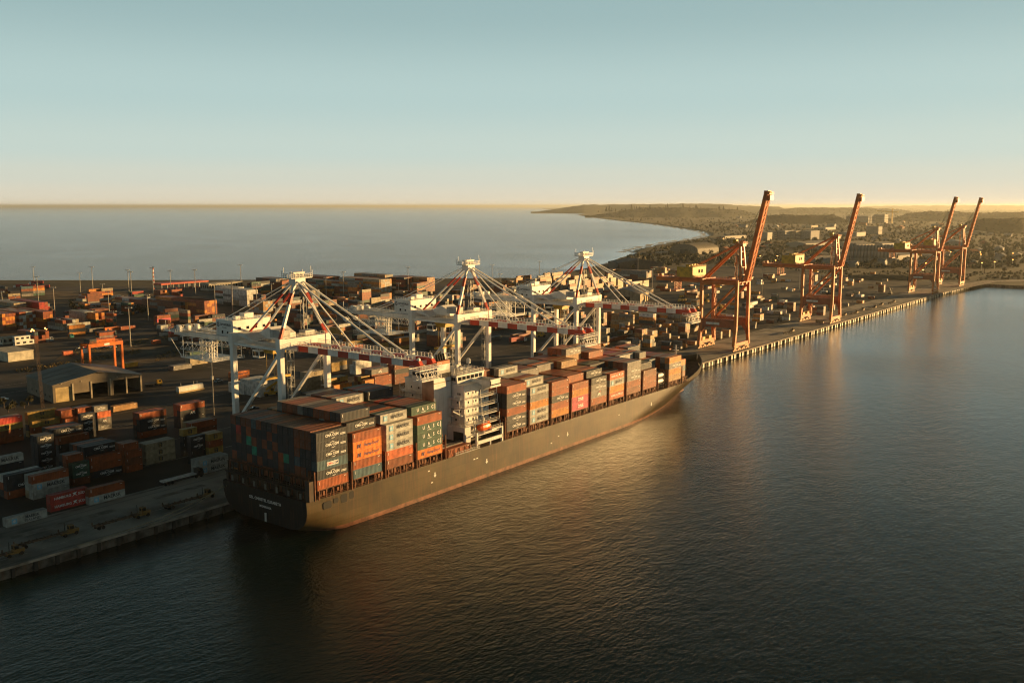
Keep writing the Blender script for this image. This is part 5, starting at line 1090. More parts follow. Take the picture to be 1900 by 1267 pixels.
# ================================================================== YARD: crane reel, gantry, sheds, masts, vehicles
for T, xc in ((c1, 213), (c2, 304.6), (c3, 393.6)):
    mb = MB(); mb.cyl((xc+2.6, 2.9, 25.4), (xc+2.6, 3.5, 25.4), 3.1, n=22); mb.cyl((xc+2.6, 2.6, 25.4), (xc+2.6, 2.9, 25.4), .9, n=12, m=1)
    for k in range(12): a = k*math.pi/6; mb.beam((xc+2.6, 2.85, 25.4), (xc+2.6+2.9*math.cos(a), 2.85, 25.4+2.9*math.sin(a)), .16, .1, 1)
    mb.beam((xc+2.6, 3.2, 25.4), (xc+2.6, 3.2, 19), .6, .6, 1); mb.bb(xc-9, xc+9, 2.7, 3.7, 18.4, 19.2, 1); mb.build('cable_reel', [dark_steel, galv], T)
# ---- rubber tyred gantry by the shed
g = thing('yard_gantry', (275, 244, 3.05), 'orange rubber-tyred gantry standing behind the big shed', 'gantry crane')
x0, x1 = 265, 284
for y in (240, 248):
    for x in (x0, x1):
        mb = MB(); mb.beam((x, y, 5), (x, y, 21), 1.1, 1.1); mb.build('leg', rtg_orange, g)
    mb = MB(); mb.bb(x0-.6, x1+.6, y-.6, y+.6, 20.9, 22.9); mb.rail((x0, y-.6, 22.9), (x1, y-.6, 22.9), 1.1, 1.8, .08); mb.build('girder', rtg_orange, g)
for x in (x0, x1):
    mb = MB(); mb.bb(x-.6, x+.6, 238.4, 249.6, 4.3, 5.4)
    for y in (239.2, 241.2, 246.8, 248.8): mb.cyl((x-.4, y, 3.85), (x+.4, y, 3.85), .8, n=10, m=1)
    mb.build('bogie_set', [rtg_orange, black], g)
mb = MB(); mb.bb(270, 281, 241, 247, 23.0, 24.6); mb.bb(266, 270, 240.8, 247.2, 22.9, 25.2, 1); mb.rail((270, 241, 24.6), (282, 241, 24.6), 1.1, 1.2, .08); mb.build('trolley', [rtg_orange, dark_steel], g)
mb = MB(); mb.bb(273.5, 276.5, 239.3, 239.38, 21.4, 22.5); mb.build('name_board', text_white, g)
mb = MB(); mb.bb(263, 265, 241, 243, 18.2, 20.6); mb.build('operator_cab', white, g)
# ---- sheds
shed_wall = mat('shed_cladding', (.19, .155, .11), .6, var=.15, scale=.2, streak=.35); shed_roof = mat('shed_roof', (.22, .19, .15), .55, var=.2, scale=.1, streak=.3)
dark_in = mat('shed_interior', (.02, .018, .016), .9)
def gable(name, c, ang, L_, D, hw, hr, label, cat='shed', wall=shed_wall, roof=shed_roof, ridge='y', doors=(), group=None, z=3.04):
    """c = corner nearest; L_ along the rotated x axis, D along the rotated y axis; gable ends face the rotated -y when ridge == 'y'"""
    o = bpy.data.objects.new(name, None); COL.objects.link(o); o.location = (c[0], c[1], z); o.rotation_euler = (0, 0, ang); LOC[o] = Vector((0, 0, 0)); tag(o, label, cat, group)
    W_ = .3
    mb = MB()
    if ridge == 'y':
        sl = (hr-hw)/(L_/2)
        spans = sorted(doors); x = 0
        for a, b, h in spans:   # front wall with real openings
            mb.extr([(x, 0), (a, 0), (a, hw+sl*min(a, L_-a)), (x, hw+sl*min(x, L_-x))], 'y', 0, W_); mb.extr([(a, h), (b, h), (b, hw+sl*min(b, L_-b)), (a, hw+sl*min(a, L_-a))], 'y', 0, W_); x = b
        if x < L_/2: mb.extr([(x, 0), (L_, 0), (L_, hw), (L_/2, hr), (x, hw+sl*x)], 'y', 0, W_)
        else: mb.extr([(x, 0), (L_, 0), (L_, hw), (x, hw+sl*(L_-x))], 'y', 0, W_)
        mb.extr([(0, 0), (L_, 0), (L_, hw), (L_/2, hr), (0, hw)], 'y', D-W_, D); mb.bb(0, W_, W_, D-W_, 0, hw); mb.bb(L_-W_, L_, W_, D-W_, 0, hw)
    else:
        mb.extr([(0, 0), (D, 0), (D, hw), (D/2, hr), (0, hw)], 'x', 0, W_); mb.extr([(0, 0), (D, 0), (D, hw), (D/2, hr), (0, hw)], 'x', L_-W_, L_)
        x = W_
        for a, b, h in sorted(doors):
            mb.bb(x, a, 0, W_, 0, hw); mb.bb(a, b, 0, W_, h, hw); x = b
        mb.bb(x, L_-W_, 0, W_, 0, hw); mb.bb(W_, L_-W_, D-W_, D, 0, hw)
    mb.build('wall', wall, o)
    mb = MB(); e = .5
    if ridge == 'y':
        for s_ in (0, 1):
            xa = -e if s_ == 0 else L_+e; zz = hw-e*(hr-hw)/(L_/2); P = [(xa, zz+.03), (L_/2, hr+.03), (L_/2, hr+.2), (xa, zz+.2)]; mb.extr(P, 'y', -e, D+e)
        if L_ > 20:
            for k in (.25, .5, .75): mb.beam((.5, D*k, hw+.4), (L_/2, D*k, hr+.32), .5, .06)
    else:
        for s_ in (0, 1):
            ya = -e if s_ == 0 else D+e; zz = hw-e*(hr-hw)/(D/2); P = [(ya, zz+.03), (D/2, hr+.03), (D/2, hr+.2), (ya, zz+.2)]; mb.extr(P, 'x', -e, L_+e)
    mb.build('roof', roof, o); return o
sh = gable('freight_shed', (222, 196.5), R(-8.5), 43.6, 38, 8.6, 12.6, 'big tan gabled freight shed with five tall door bays', doors=[(1.2, 8.8, 7.2), (9.8, 17.6, 3.4), (18.6, 26.2, 7.2), (29.0, 35.2, 7.4), (36.0, 42.6, 7.4)])
mb = MB(); mb.bb(1.25, 8.75, .35, .5, 0, 7.2); mb.build('roller_door', mat('roller_door_cream', (.52, .40, .20), .5, streak=.15), sh)
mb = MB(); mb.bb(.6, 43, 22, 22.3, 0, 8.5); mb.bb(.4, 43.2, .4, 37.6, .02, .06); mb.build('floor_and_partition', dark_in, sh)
mb = MB()
for x in (9.3, 18.1, 27.6, 35.6, 43.0): mb.bb(x-.35, x+.35, -.25, 0, 0, 8.4)
for x in (4, 13.5, 31, 39): mb.box((x, -.2, 9.0), (.5, .3, .4))
mb.build('door_post', mat('shed_post', (.42, .36, .26), .6), sh)
mb = MB()
for k in range(5): mb.bb(-.06, 0, 4+k*6.5, 5+k*6.5, 2, 3.2)
mb.build('side_window', glass, sh)
sh2 = gable('freight_shed', (803, 203), R(17), 62, 33, 9.5, 14, 'tan gabled shed with dark end door below red crane', doors=[(18+i*9, 22+i*9, 6) for i in range(5)], ridge='x', wall=mat('shed_tan', (.36, .27, .17), .7, streak=.2))
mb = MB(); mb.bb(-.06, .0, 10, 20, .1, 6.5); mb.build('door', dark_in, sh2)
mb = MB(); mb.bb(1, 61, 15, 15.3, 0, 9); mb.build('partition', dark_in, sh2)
gable('warehouse', (1272, 432), R(52), 44, 70, 10, 15, 'dark warehouse with grey roof near the shore', wall=dark_steel, roof=mat('grey_roof', (.14, .13, .12), .7), ridge='x')
def boxhouse(name, c, d, label, cat, wall, roofm=None, win=0, ang=0, group=None, z=3.04):
    o = bpy.data.objects.new(name, None); COL.objects.link(o); o.location = (c[0], c[1], z); o.rotation_euler = (0, 0, ang); LOC[o] = Vector((0, 0, 0)); tag(o, label, cat, group)
    mb = MB(); mb.bb(0, d[0], 0, d[1], 0, d[2]); mb.build('wall', wall, o)
    mb = MB(); mb.bb(-.2, d[0]+.2, -.2, d[1]+.2, d[2], d[2]+.25); mb.build('roof', roofm or wall, o)
    if win:
        mb = MB(); n = max(2, int(d[0]/3.5)); m_ = max(2, int(d[1]/3.5))
        for f in range(win):
            zz = d[2]/win*f+d[2]/win*.35; hh = d[2]/win*.42
            for i in range(n): mb.bb(d[0]*(i+.25)/n, d[0]*(i+.75)/n, -.06, 0, zz, zz+hh)
            for i in range(m_): mb.bb(-.06, 0, d[1]*(i+.25)/m_, d[1]*(i+.75)/m_, zz, zz+hh)
        mb.build('window', glass, o)
    return o
cream = mat('cream_panel', (.50, .46, .36), .6, streak=.2); far_white = mat('far_white_wall', (.32, .295, .25), .7, var=.1)
boxhouse('store_building', atz(*z1(62, 760)), (15.5, 26, 5.6), 'plain white box-shaped store left of the gantry', 'building', cream)
for k, (zz, lab) in enumerate(((3.04, 'lower white site cabin beside the tall end-on stack'), (6.1, 'upper white site cabin stacked beside end-on boxes'))):
    c = atz(*z1(112, 640)); boxhouse('site_cabin', (c[0], c[1]), (13-k*2.5, 3, 2.9), lab, 'cabin', white, None, 1, z=zz, group='stacked site cabins')
c = atz(*z1(40, 640)); boxhouse('site_office', (c[0]+1, c[1]+6), (14, 6, 4.6), 'pale two-window site office behind the cabins', 'cabin', cream, None, 1)
c = atz(*z1(1185, 238)); mb = MB()
cn = thing('fuel_canopy', (c[0], c[1], 3.04), 'long red-edged fuel station canopy near the shore', 'canopy')
mb.bb(c[0], c[0]+62, c[1], c[1]+18, 9.5, 11.2); mb.build('roof', mat('canopy_red', (.50, .08, .035), .5), cn)
mb = MB()
for i in range(9):
    for j in (2, 15): mb.bb(c[0]+2+i*7.2, c[0]+2.6+i*7.2, c[1]+j, c[1]+j+.6, 3, 9.5)
mb.build('post', galv, cn); mb = MB()
for i in range(6): mb.bb(c[0]+5+i*9, c[0]+7+i*9, c[1]+6, c[1]+9, 3, 5)
mb.build('fuel_pump', crane_red, cn)
c = atz(*z1(1535, 238)); boxhouse('roadhouse', c, (46, 16, 8), 'white roadhouse beside the red-edged canopy', 'building', far_white, None, 1)
c = atz(*z1(580, 372)); cp = thing('carport', (c[0], c[1], 3.04), 'flat pale carport roof on thin posts among bushes', 'carport'); mb = MB(); mb.bb(c[0], c[0]+30, c[1]-4, c[1]+12, 6, 6.4); mb.build('roof', mat('carport_roof', (.42, .42, .41), .5), cp)
mb = MB()
for i in range(5):
    for j in (-3, 11): mb.bb(c[0]+1+i*7, c[0]+1.3+i*7, c[1]+j, c[1]+j+.3, 3, 6)
mb.build('post', galv, cp)
# ---- masts
mast_m = mat('mast_grey', (.36, .33, .28), .5, var=.1)
def mast(p, ytop, label, kind='head', w_=.28):
    b = atz(*p); h = hz(b[0], b[1], ytop); t = thing('light_mast', (b[0], b[1], 3.04), label, 'light mast', 'slender light masts over the terminal')
    mb = MB(); mb.cyl((b[0], b[1], 3), (b[0], b[1], h-.6), w_*1.5, w_*.8, 8); mb.build('pole', mast_m, t)
    mb = MB(); mb.beam((b[0]-1.7, b[1]+1.7, h-.5), (b[0]+1.7, b[1]-1.7, h-.5), .35, .3)
    for k in (-1, 0, 1): mb.box((b[0]+k*1.3, b[1]-k*1.3, h-.15), (.9, .8, .5))
    mb.build('lamp_head', galv, t); return t
MA = [((960, 650), 358, 'light mast with wide head standing right of the orange gantry'), ((1090, 455), 265, 'pale light mast left of the pink-banded stack'), ((805, 440), 240, 'light mast behind the amber end-on boxes'), ((405, 430), 210, 'light mast right of the rust end-on block'), ((970, 320), 95, 'tall thin mast behind the white trailer'),
      ((592, 250), 105, 'thin mast left of the distant tan lorry'), ((283, 330), 130, 'thin mast above the red lorries'), ((250, 172), 60, 'far mast at the shoreline above red lorries'), ((682, 222), 60, 'lone tall mast on the brown field'), ((947, 245), 80, 'far mast before the striped tower'), ((1127, 255), 65, 'twin mast beside the striped tower'), ((1256, 240), 85, 'mast before the red-edged canopy'), ((1437, 265), 80, 'mast at the right end of the canopy'),
      ((1585, 450), 180, 'mast between rust ends and machinery house'), ((1710, 385), 165, 'mast left of white shore block'), ((20, 360), 240, 'mast at the far left edge'), ((118, 350), 270, 'short mast left of beige block'), ((838, 470), 385, 'short mast right of amber ends'), ((755, 265), 185, 'short mast by the tan lorry'), ((1770, 180), 45, 'faint mast above the white shore block')]
for p, yt, lb in MA: mast(z1(*p), z1(0, yt)[1], lb)
for p, yt, lb in (((1130, 290), 140, 'mast before the long dark shore block'), ((1258, 280), 97, 'mast at the gap in the dark shore block'), ((1732, 275), 62, 'mast right of the tallest pale block'), ((440, 385), 165, 'mast above the machinery house roof'), ((622, 390), 180, 'mast left of the first A-frame'), ((730, 300), 182, 'mast between white block and A-frame'), ((1662, 270), 180, 'mast at the corner of tallest block')): mast(z3(*p), z3(0, yt)[1], lb)
for p, yt, lb in (((210, 372), 205, 'mast in front of the sea beside second apex'), ((268, 372), 270, 'shorter mast beside second apex'), ((557, 320), 178, 'tall mast in front of the sea by third house'), ((663, 345), 230, 'mast above the third machinery house'), ((1385, 405), 235, 'mast by the tan gabled shed'), ((1280, 300), 150, 'mast above the stepped stacks'), ((1005, 810), 590, 'mast right of the third crane legs'), ((848, 640), 510, 'mast between third crane legs')): mast(z6(*p), z6(0, yt)[1], lb)
for p, yt, lb in (((752, 745), 560, 'mast between the first two red cranes'), ((995, 690), 560, 'mast left of second red crane legs'), ((38, 640), 560, 'mast left of first red crane tail')): mast(z7(*p), z7(0, yt)[1], lb)
b = atz(397, 770, 3); h = hz(b[0], b[1], 655); t = thing('street_lamp', (b[0], b[1], 3), 'grey lamp post with box halfway up, left of first crane leg', 'lamp post'); mb = MB(); mb.cyl((b[0], b[1], 3), (b[0], b[1], h), .3, .16, 8); mb.build('pole', mast_m, t); mb = MB(); mb.beam((b[0]-2, b[1]+1, h), (b[0]+2, b[1]-1, h), .3, .2); mb.build('lamp_head', galv, t); mb = MB(); mb.box((b[0], b[1], (h+3)/2+3), (1, 1, 1.6)); mb.build('junction_box', galv, t)
b = atz(554, 672, 3); 
# ---- lattice tower with lit lamps, striped tower
b = atz(*z1(315, 1095)); h = hz(b[0], b[1], z1(0, 528)[1]); t = thing('lamp_tower', (b[0], b[1], 3), 'rusty lattice tower with two bright lamp clusters at its head', 'tower')
mb = MB(); mb.lattice((b[0], b[1], 3), (b[0]-1.0, b[1], h), 1.0, 1.0, .07, 14); mb.beam((b[0]-4, b[1]+1, h), (b[0]+4.4, b[1]-1, h), .4, .4); mb.build('lattice_mast', mat('old_lattice', (.07, .04, .025), .7), t)
mb = MB()
for k, dx in enumerate((-3.2, -2.6, -2.0, 3.4, 4.0)): mb.box((b[0]+dx, b[1]-.6, h+(k % 2)*.7+.2), (.45, .3, .45))
mb.build('lamp', lamp_glow, t)
b = atz(*z1(1132, 225)); h = hz(b[0], b[1], z1(0, 68)[1]); t = thing('striped_tower', (b[0], b[1], 3), 'slim red and white striped navigation tower at the shore', 'tower'); mb = MB(); n = 11
for i in range(n): mb.cyl((b[0], b[1], 3+(h-3)*i/n), (b[0], b[1], 3+(h-3)*(i+1)/n), 0.6, 0.6, 10, i % 2)
mb.build('shaft', [crane_red, crane_white], t); mb = MB(); mb.cyl((b[0], b[1], h), (b[0], b[1], h+2), 1.0, .4, 10); mb.build('lantern', glass, t)
# ---- vehicles
car_cols = [mat('car_white', (.65, .65, .63), .3), mat('car_silver', (.35, .36, .37), .3), mat('car_dark', (.02, .022, .025), .25), mat('car_red', (.35, .03, .02), .3), mat('car_blue', (.05, .08, .16), .3)]
def car(c, ang, mi, label, group, ute=False):
    t = bpy.data.objects.new('parked_car', None); COL.objects.link(t); t.location = (c[0], c[1], 3.06); t.rotation_euler = (0, 0, ang); LOC[t] = Vector((0, 0, 0)); tag(t, label, 'car', group)
    mb = MB(); mb.extr([(-2.2, .35), (2.25, .35), (2.3, .8), (1.2, .98), (-2.2, 1.0)] if ute else [(-2.2, .35), (2.25, .35), (2.3, .75), (1.1, .95), (-1.9, .95), (-2.25, .8)], 'y', -.88, .88); mb.build('body', car_cols[mi], t)
    mb = MB(); mb.extr([(-.5, .95), (1.1, .95), (.5, 1.5), (-.4, 1.5)] if ute else [(-1.7, .95), (1.1, .95), (.5, 1.48), (-1.2, 1.48)], 'y', -.78, .78); mb.build('window', glass, t)
    mb = MB(); mb.bb(-.4, .45, -.76, .76, 1.5, 1.54) if ute else mb.bb(-1.15, .45, -.76, .76, 1.485, 1.52); mb.build('roof', car_cols[mi], t)
    for x in (-1.4, 1.45):
        for y in (-.85, .85):
            mb = MB(); mb.cyl((x, y-.1, .33), (x, y+.1, .33), .33, n=10); mb.build('wheel', black, t)
    return t
rc = random.Random(8); protos = {}
spots = [(480, 395), (505, 398), (870, 400), (885, 412), (905, 395), (930, 405), (955, 412), (985, 408), (1010, 400), (700, 350), (730, 365), (830, 380), (1035, 395), (420, 455), (440, 448), (590, 660), (625, 655), (690, 650), (730, 660), (790, 650), (830, 655), (1090, 290), (1250, 400), (640, 425), (560, 420)]
for i, p in enumerate(spots):
    mi = rc.choice([0, 0, 0, 1, 1, 2, 3, 4]); c = atz(*z1(*p)); ang = rc.choice([0, 0, R(90), R(10)])
    if mi in protos: q = copy_tree(protos[mi], (c[0], c[1], 3.06)); q.rotation_euler = (0, 0, ang)
    else: q = protos[mi] = car(c, ang, mi, '', 'cars parked in the terminal lots')
    q['label'] = f"{('white', 'silver', 'black', 'red', 'blue')[mi]} car parked in the terminal lots at left"
car(atz(472, 760), R(150), 2, 'black pickup with lit headlights by the first crane leg', None, True)
q = bpy.data.objects[-1] if False else None
mb = MB(); c = atz(472, 760); 
car(atz(*z1(25, 1040)), R(-30), 0, 'white car parked left of the big shed', None); car(atz(*z1(1605, 905)), R(5), 0, 'white car on the road right of lamp post', None)
def lorry(name, c, ang, ccol, bcol, label, cat='lorry', L_=13, group=None, h=2.9):
    t = bpy.data.objects.new(name, None); COL.objects.link(t); t.location = (c[0], c[1], 3.06); t.rotation_euler = (0, 0, ang); LOC[t] = Vector((0, 0, 0)); tag(t, label, cat, group)
    mb = MB(); mb.extr([(L_/2+.4, .6), (L_/2+2.9, .6), (L_/2+2.9, 1.9), (L_/2+2.4, 3.2), (L_/2+.4, 3.2)], 'y', -1.2, 1.2); cb = mb.build('cab', ccol, t); mb = MB(); mb.bb(L_/2+2.6, L_/2+2.72, -1, 1, 2.0, 2.9); mb.bb(L_/2+1.2, L_/2+2.3, -1.23, -1.2, 2.0, 2.8); mb.build('window', glass, cb)
    mb = MB(); mb.bb(-L_/2, L_/2+2.6, -.5, .5, .9, 1.2); mb.bb(-L_/2, L_/2, -1.2, 1.2, 1.2, 1.36); mb.build('chassis', dark_steel, t)
    if bcol: mb = MB(); mb.bb(-L_/2, L_/2, -1.22, 1.22, 1.37, 1.37+h); mb.build('cargo_box', bcol, t)
    for x in (-L_/2+1, -L_/2+2.3, -L_/2+3.6, L_/2, L_/2+2.0):
        for y in (-.95, .95): mb = MB(); mb.cyl((x, y-.2, .5), (x, y+.2, .5), .5, n=10); mb.build('wheel', black, t)
    return t
redbox = CM['red']
for p, a, lb in (((165, 215), R(-35), 'red lorry at left of the four on the shore field'), ((215, 218), R(-35), 'second red lorry on the shore field, white cab'), ((275, 190), R(-35), 'rearmost red lorry on the shore field'), ((320, 220), R(-35), 'rightmost small red lorry on the shore field')): lorry('lorry', atz(*z1(*p)), R(180)+a*0+R(-38), white, redbox, lb, group='red lorries on the shore field')
lorry('lorry', atz(*z1(650, 285)), R(150), white, CM['amber'], 'tan-sided lorry on the brown field by the trailer'); lorry('lorry', atz(*z1(840, 300)), R(-30), white, CM['white'], 'white box lorry right of the tan lorry')
lorry('lorry', atz(*z5(1440, 345)), R(-5), white, redbox, 'red lorry with white cab seen between white cranes'); lorry('lorry', atz(*z1(60, 330)), R(-25), white, CM['white'], 'white lorry at the left edge behind the blocks'); lorry('lorry', atz(*z4b(660, 770)), R(-10), mat('teal_cab', (.05, .2, .2), .4), None, 'empty dark lorry with teal cab on the access road'); lorry('lorry', atz(*z4b(480, 800)), R(-10), car_cols[1], CM['navy'], 'dark blue van lorry under the lamp tower', L_=7)
tk = lorry('flatbed_trailer', atz(*z2(1165, 612)), R(0), dark_steel, None, 'white-decked flatbed parked by the grey stack near the stern', 'trailer'); mb = MB(); mb.bb(-6.5, 6.5, -1.2, 1.2, 1.38, 1.8); mb.build('load', CM['white'], tk)
# terminal tractors with long skeletal trailers on the apron
tyel = mat('tractor_yellow', (.20, .11, .02), .6, streak=.4)
def tractor(x, y, label, grp):
    t = thing('terminal_tractor', (x, y, 3.08), label, 'terminal tractor', grp); z = 3.08
    mb = MB(); mb.bb(x-2.6, x+2.4, y-1.1, y+1.1, z+.7, z+1.3); mb.bb(x+1.2, x+2.5, y-1.1, y+1.1, z+1.3, z+1.8); mb.build('body', tyel, t)
    mb = MB(); mb.extr([(x-.4, z+1.3), (x+1.2, z+1.3), (x+1.0, z+3.1), (x-.3, z+3.1)], 'y', y-1.05, y+.45); cb = mb.build('cab', tyel, t); mb = MB(); mb.bb(x-.2, x+.95, y-1.09, y-1.05, z+2, z+2.9); mb.bb(x-.42, x-.38, y-.8, y+.2, z+2, z+2.9); mb.build('window', glass, cb); mb = MB(); mb.cyl((x-.8, y+.9, z+1.2), (x-.8, y+.9, z+3.8), .12, n=6); mb.build('exhaust_pipe', dark_steel, t)
    for xx in (x-1.7, x+1.6):
        for yy in (y-1, y+1): mb = MB(); mb.cyl((xx, yy-.25, z+.55), (xx, yy+.25, z+.55), .55, n=10); mb.build('wheel', black, t)
    mb = MB()
    for yy in (y-.55, y+.55): mb.bb(x-15.5, x-1.6, yy-.12, yy+.12, z+1.0, z+1.4)
    for k in range(7): mb.bb(x-15.3+k*2.1, x-15.0+k*2.1, y-1.25, y+1.25, z+1.05, z+1.45)
    for k in (0, 6):
        for s_ in (-1, 1): mb.extr([(x-15.4+k*2.1, z+1.4), (x-14.8+k*2.1, z+1.4), (x-15.0+k*2.1, z+2.1), (x-15.2+k*2.1, z+2.1)], 'y', y+s_*1.2-.1, y+s_*1.2+.1)
    tr = mb.build('trailer', mat('trailer_brown', (.10, .065, .04), .7, streak=.4), t)
    for xx in (x-14.2, x-12.9):
        for yy in (y-1, y+1): mb = MB(); mb.cyl((xx, yy-.25, z+.5), (xx, yy+.25, z+.5), .5, n=10); mb.build('trailer_wheel', black, tr)
    return t
t0 = tractor(114, 6.5, 'yellow terminal tractor at the left frame edge on the apron', 'terminal tractors on the near apron'); copy_tree(t0, (131.5, 10.3, 3.08), 'second yellow terminal tractor from the left on the apron'); copy_tree(t0, (153.2, 8.4, 3.08), 'third yellow terminal tractor from the left on the apron'); copy_tree(t0, (176.5, 8.6, 3.08), 'yellow terminal tractor nearest the ship\'s stern')
r0 = copy_tree(t0, (690, 8, 3.08), 'tractor and trailer between the first two red cranes')
for i, x in enumerate((800, 822, 846, 872, 900, 930, 962)):
    q = copy_tree(t0, (x, 9+(i % 2)*2.5, 3.08), f"{ORD[i+1]} of the tractor and trailer queue beyond the second red crane"); q['group'] = 'tractors queued on the far apron'
r0['group'] = 'tractors queued on the far apron'
def reach(c, ang, col, label, load=None):
    t = bpy.data.objects.new('reach_stacker', None); COL.objects.link(t); t.location = (c[0], c[1], 3.06); t.rotation_euler = (0, 0, ang); LOC[t] = Vector((0, 0, 0)); tag(t, label, 'reach stacker', 'reach stackers in the yard')
    mb = MB(); mb.extr([(-4, .8), (3.6, .8), (3.6, 1.7), (-1, 2.0), (-4, 2.4)], 'y', -1.5, 1.5); mb.build('body', col, t); mb = MB(); mb.extr([(-.6, 2), (1.2, 2), (1, 3.9), (-.4, 3.9)], 'y', -.8, .8); cb = mb.build('cab', col, t); mb = MB(); mb.bb(-.3, .9, -.84, -.8, 2.6, 3.7); mb.bb(1.08, 1.2, -.7, .7, 2.4, 3.7); mb.build('window', glass, cb)
    mb = MB(); mb.beam((-3.4, 0, 3.0), (5.2, 0, 7.6), .8, .9); mb.beam((-3.4, 0, 2.2), (-3.4, 0, 3.2), 1.8, .6); mb.beam((1, .0, 1.6), (2.5, 0, 6.0), .3, .3); bm = mb.build('boom', col, t); mb = MB(); mb.bb(4.7, 5.7, -3.6, 3.6, 6.3, 6.9); mb.beam((5.2, 0, 6.6), (5.2, 0, 7.6), .6, .6); mb.build('spreader', dark_steel, bm)
    for x, n in ((2.6, 1.0), (-3, .8)):
        for y in (-1.5, 1.5): mb = MB(); mb.cyl((x, y-.45, .85), (x, y+.45, .85), .9, n=12); mb.build('wheel', black, t)
    return t
reach(atz(*z3(725, 1005)), R(-20), yellow, 'yellow reach stacker in front of the white reefers'); reach(atz(*z6(560, 735)), R(170), yellow, 'yellow reach stacker behind the third crane legs'); reach(atz(*z9(545, 560)), R(200), dark_steel, 'dark reach stacker lifting an orange box near the bow'); reach(atz(*z7(865, 905)), R(200), dark_steel, 'dark reach stacker on open ground before second red crane'); lorry('works_lorry', atz(*z1(1105, 935)), R(-15), yellow, None, 'yellow works lorry beside the big shed wall', L_=6); reach(atz(*z7(1590, 725)), R(180), dark_steel, 'dark reach stacker near the far rust stack'); reach(atz(*z7(490, 835)), R(160), yellow, 'yellow reach stacker under the first red crane')
c = atz(*z1(1316, 992)); tw = thing('fuel_tank', (c[0], c[1], 3.05), 'white long tank on a pale plinth in the open yard', 'tank'); mb = MB(); mb.bb(c[0], c[0]+15, c[1], c[1]+2.6, 3.05, 3.9); mb.build('plinth', mat('plinth_yellow', (.40, .30, .15), .7), tw); mb = MB(); mb.extr([(0, 3.9), (2.6, 3.9), (2.6, 5.7), (2.0, 6.4), (.6, 6.4), (0, 5.7)], 'x', c[0], c[0]+14.4); mb.v = [(x, y+c[1], z) for x, y, z in mb.v]; mb.build('tank', white, tw); mb = MB()
for k in (2, 9.5, 11.5): mb.cyl((c[0]+k, c[1]+1.3, 6.4), (c[0]+k, c[1]+1.3, 8), .18, n=6)
mb.build('vent_pipe', galv, tw)
c = atz(*z1(935, 800)); mb = MB(); mb.extr([(0, 0), (6.4, 0), (7.2, 2.6), (-.6, 2.6)], 'y', 0, 2.6); mb.v = [(x+c[0], y+c[1], z+3.05) for x, y, z in mb.v]; mb.bb(c[0]-.7, c[0]+7.3, c[1]-.1, c[1]+2.7, 5.5, 5.7); tag(mb.build('waste_skip', yellow, None, (c[0], c[1], 3.05)), 'yellow open skip behind the big shed roof', 'skip')

# parked chassis trailers and plant by the tan shed
tp = lorry('parked_trailer', (760, 150), 0, yellow, None, 'short yellow works truck parked by the tan shed', 'truck', 8, 'trucks parked by the tan shed')
rt = random.Random(17)
for i in range(26):
    q = copy_tree(tp, (*atz(*z9(1430+rt.uniform(0, 1)*60+(i % 9)*38-330+0, -135+(i//9)*34+rt.uniform(-8, 8)))[:2], 3.06)); q.rotation_euler = (0, 0, rt.choice([.2, .4, 1.8, -.3]))
    for ch in q.children:
        if ch.name.startswith('cab') and i % 3 == 0: ch.data = ch.data
tp.location = (*atz(*z9(1200, -60))[:2], 3.06)
# ================================================================== FAR SHORE: hills, town, trees, lamps
z3b = zoomer(1400, 370, 3.8)
hill_m = mat('wooded_hill', (.06, .055, .03), .95, var=.45, scale=.004)
rh = random.Random(21)
WOODS = MB()
def clump(c, s_, h, mi, r_, zb=0):
    n = 6; a0 = r_.uniform(0, 6)
    V = [(c[0]+s_*math.cos(a0+t)*r_.uniform(.7, 1.2), c[1]+s_*math.sin(a0+t)*r_.uniform(.7, 1.2), zb-.2+r_.uniform(0, .3)*h) for t in [2*math.pi*j/n for j in range(n)]]+[(c[0]+s_*.6*math.cos(a0+.5+t)*r_.uniform(.6, 1.2), c[1]+s_*.6*math.sin(a0+.5+t)*r_.uniform(.6, 1.2), zb+h*r_.uniform(.7, 1.1)) for t in [2*math.pi*j/n for j in range(n)]]+[(c[0], c[1], zb+h)]
    WOODS.add(V, [(j, (j+1) % n, n+(j+1) % n, n+j) for j in range(n)]+[(n+j, n+(j+1) % n, 2*n) for j in range(n)], mi)
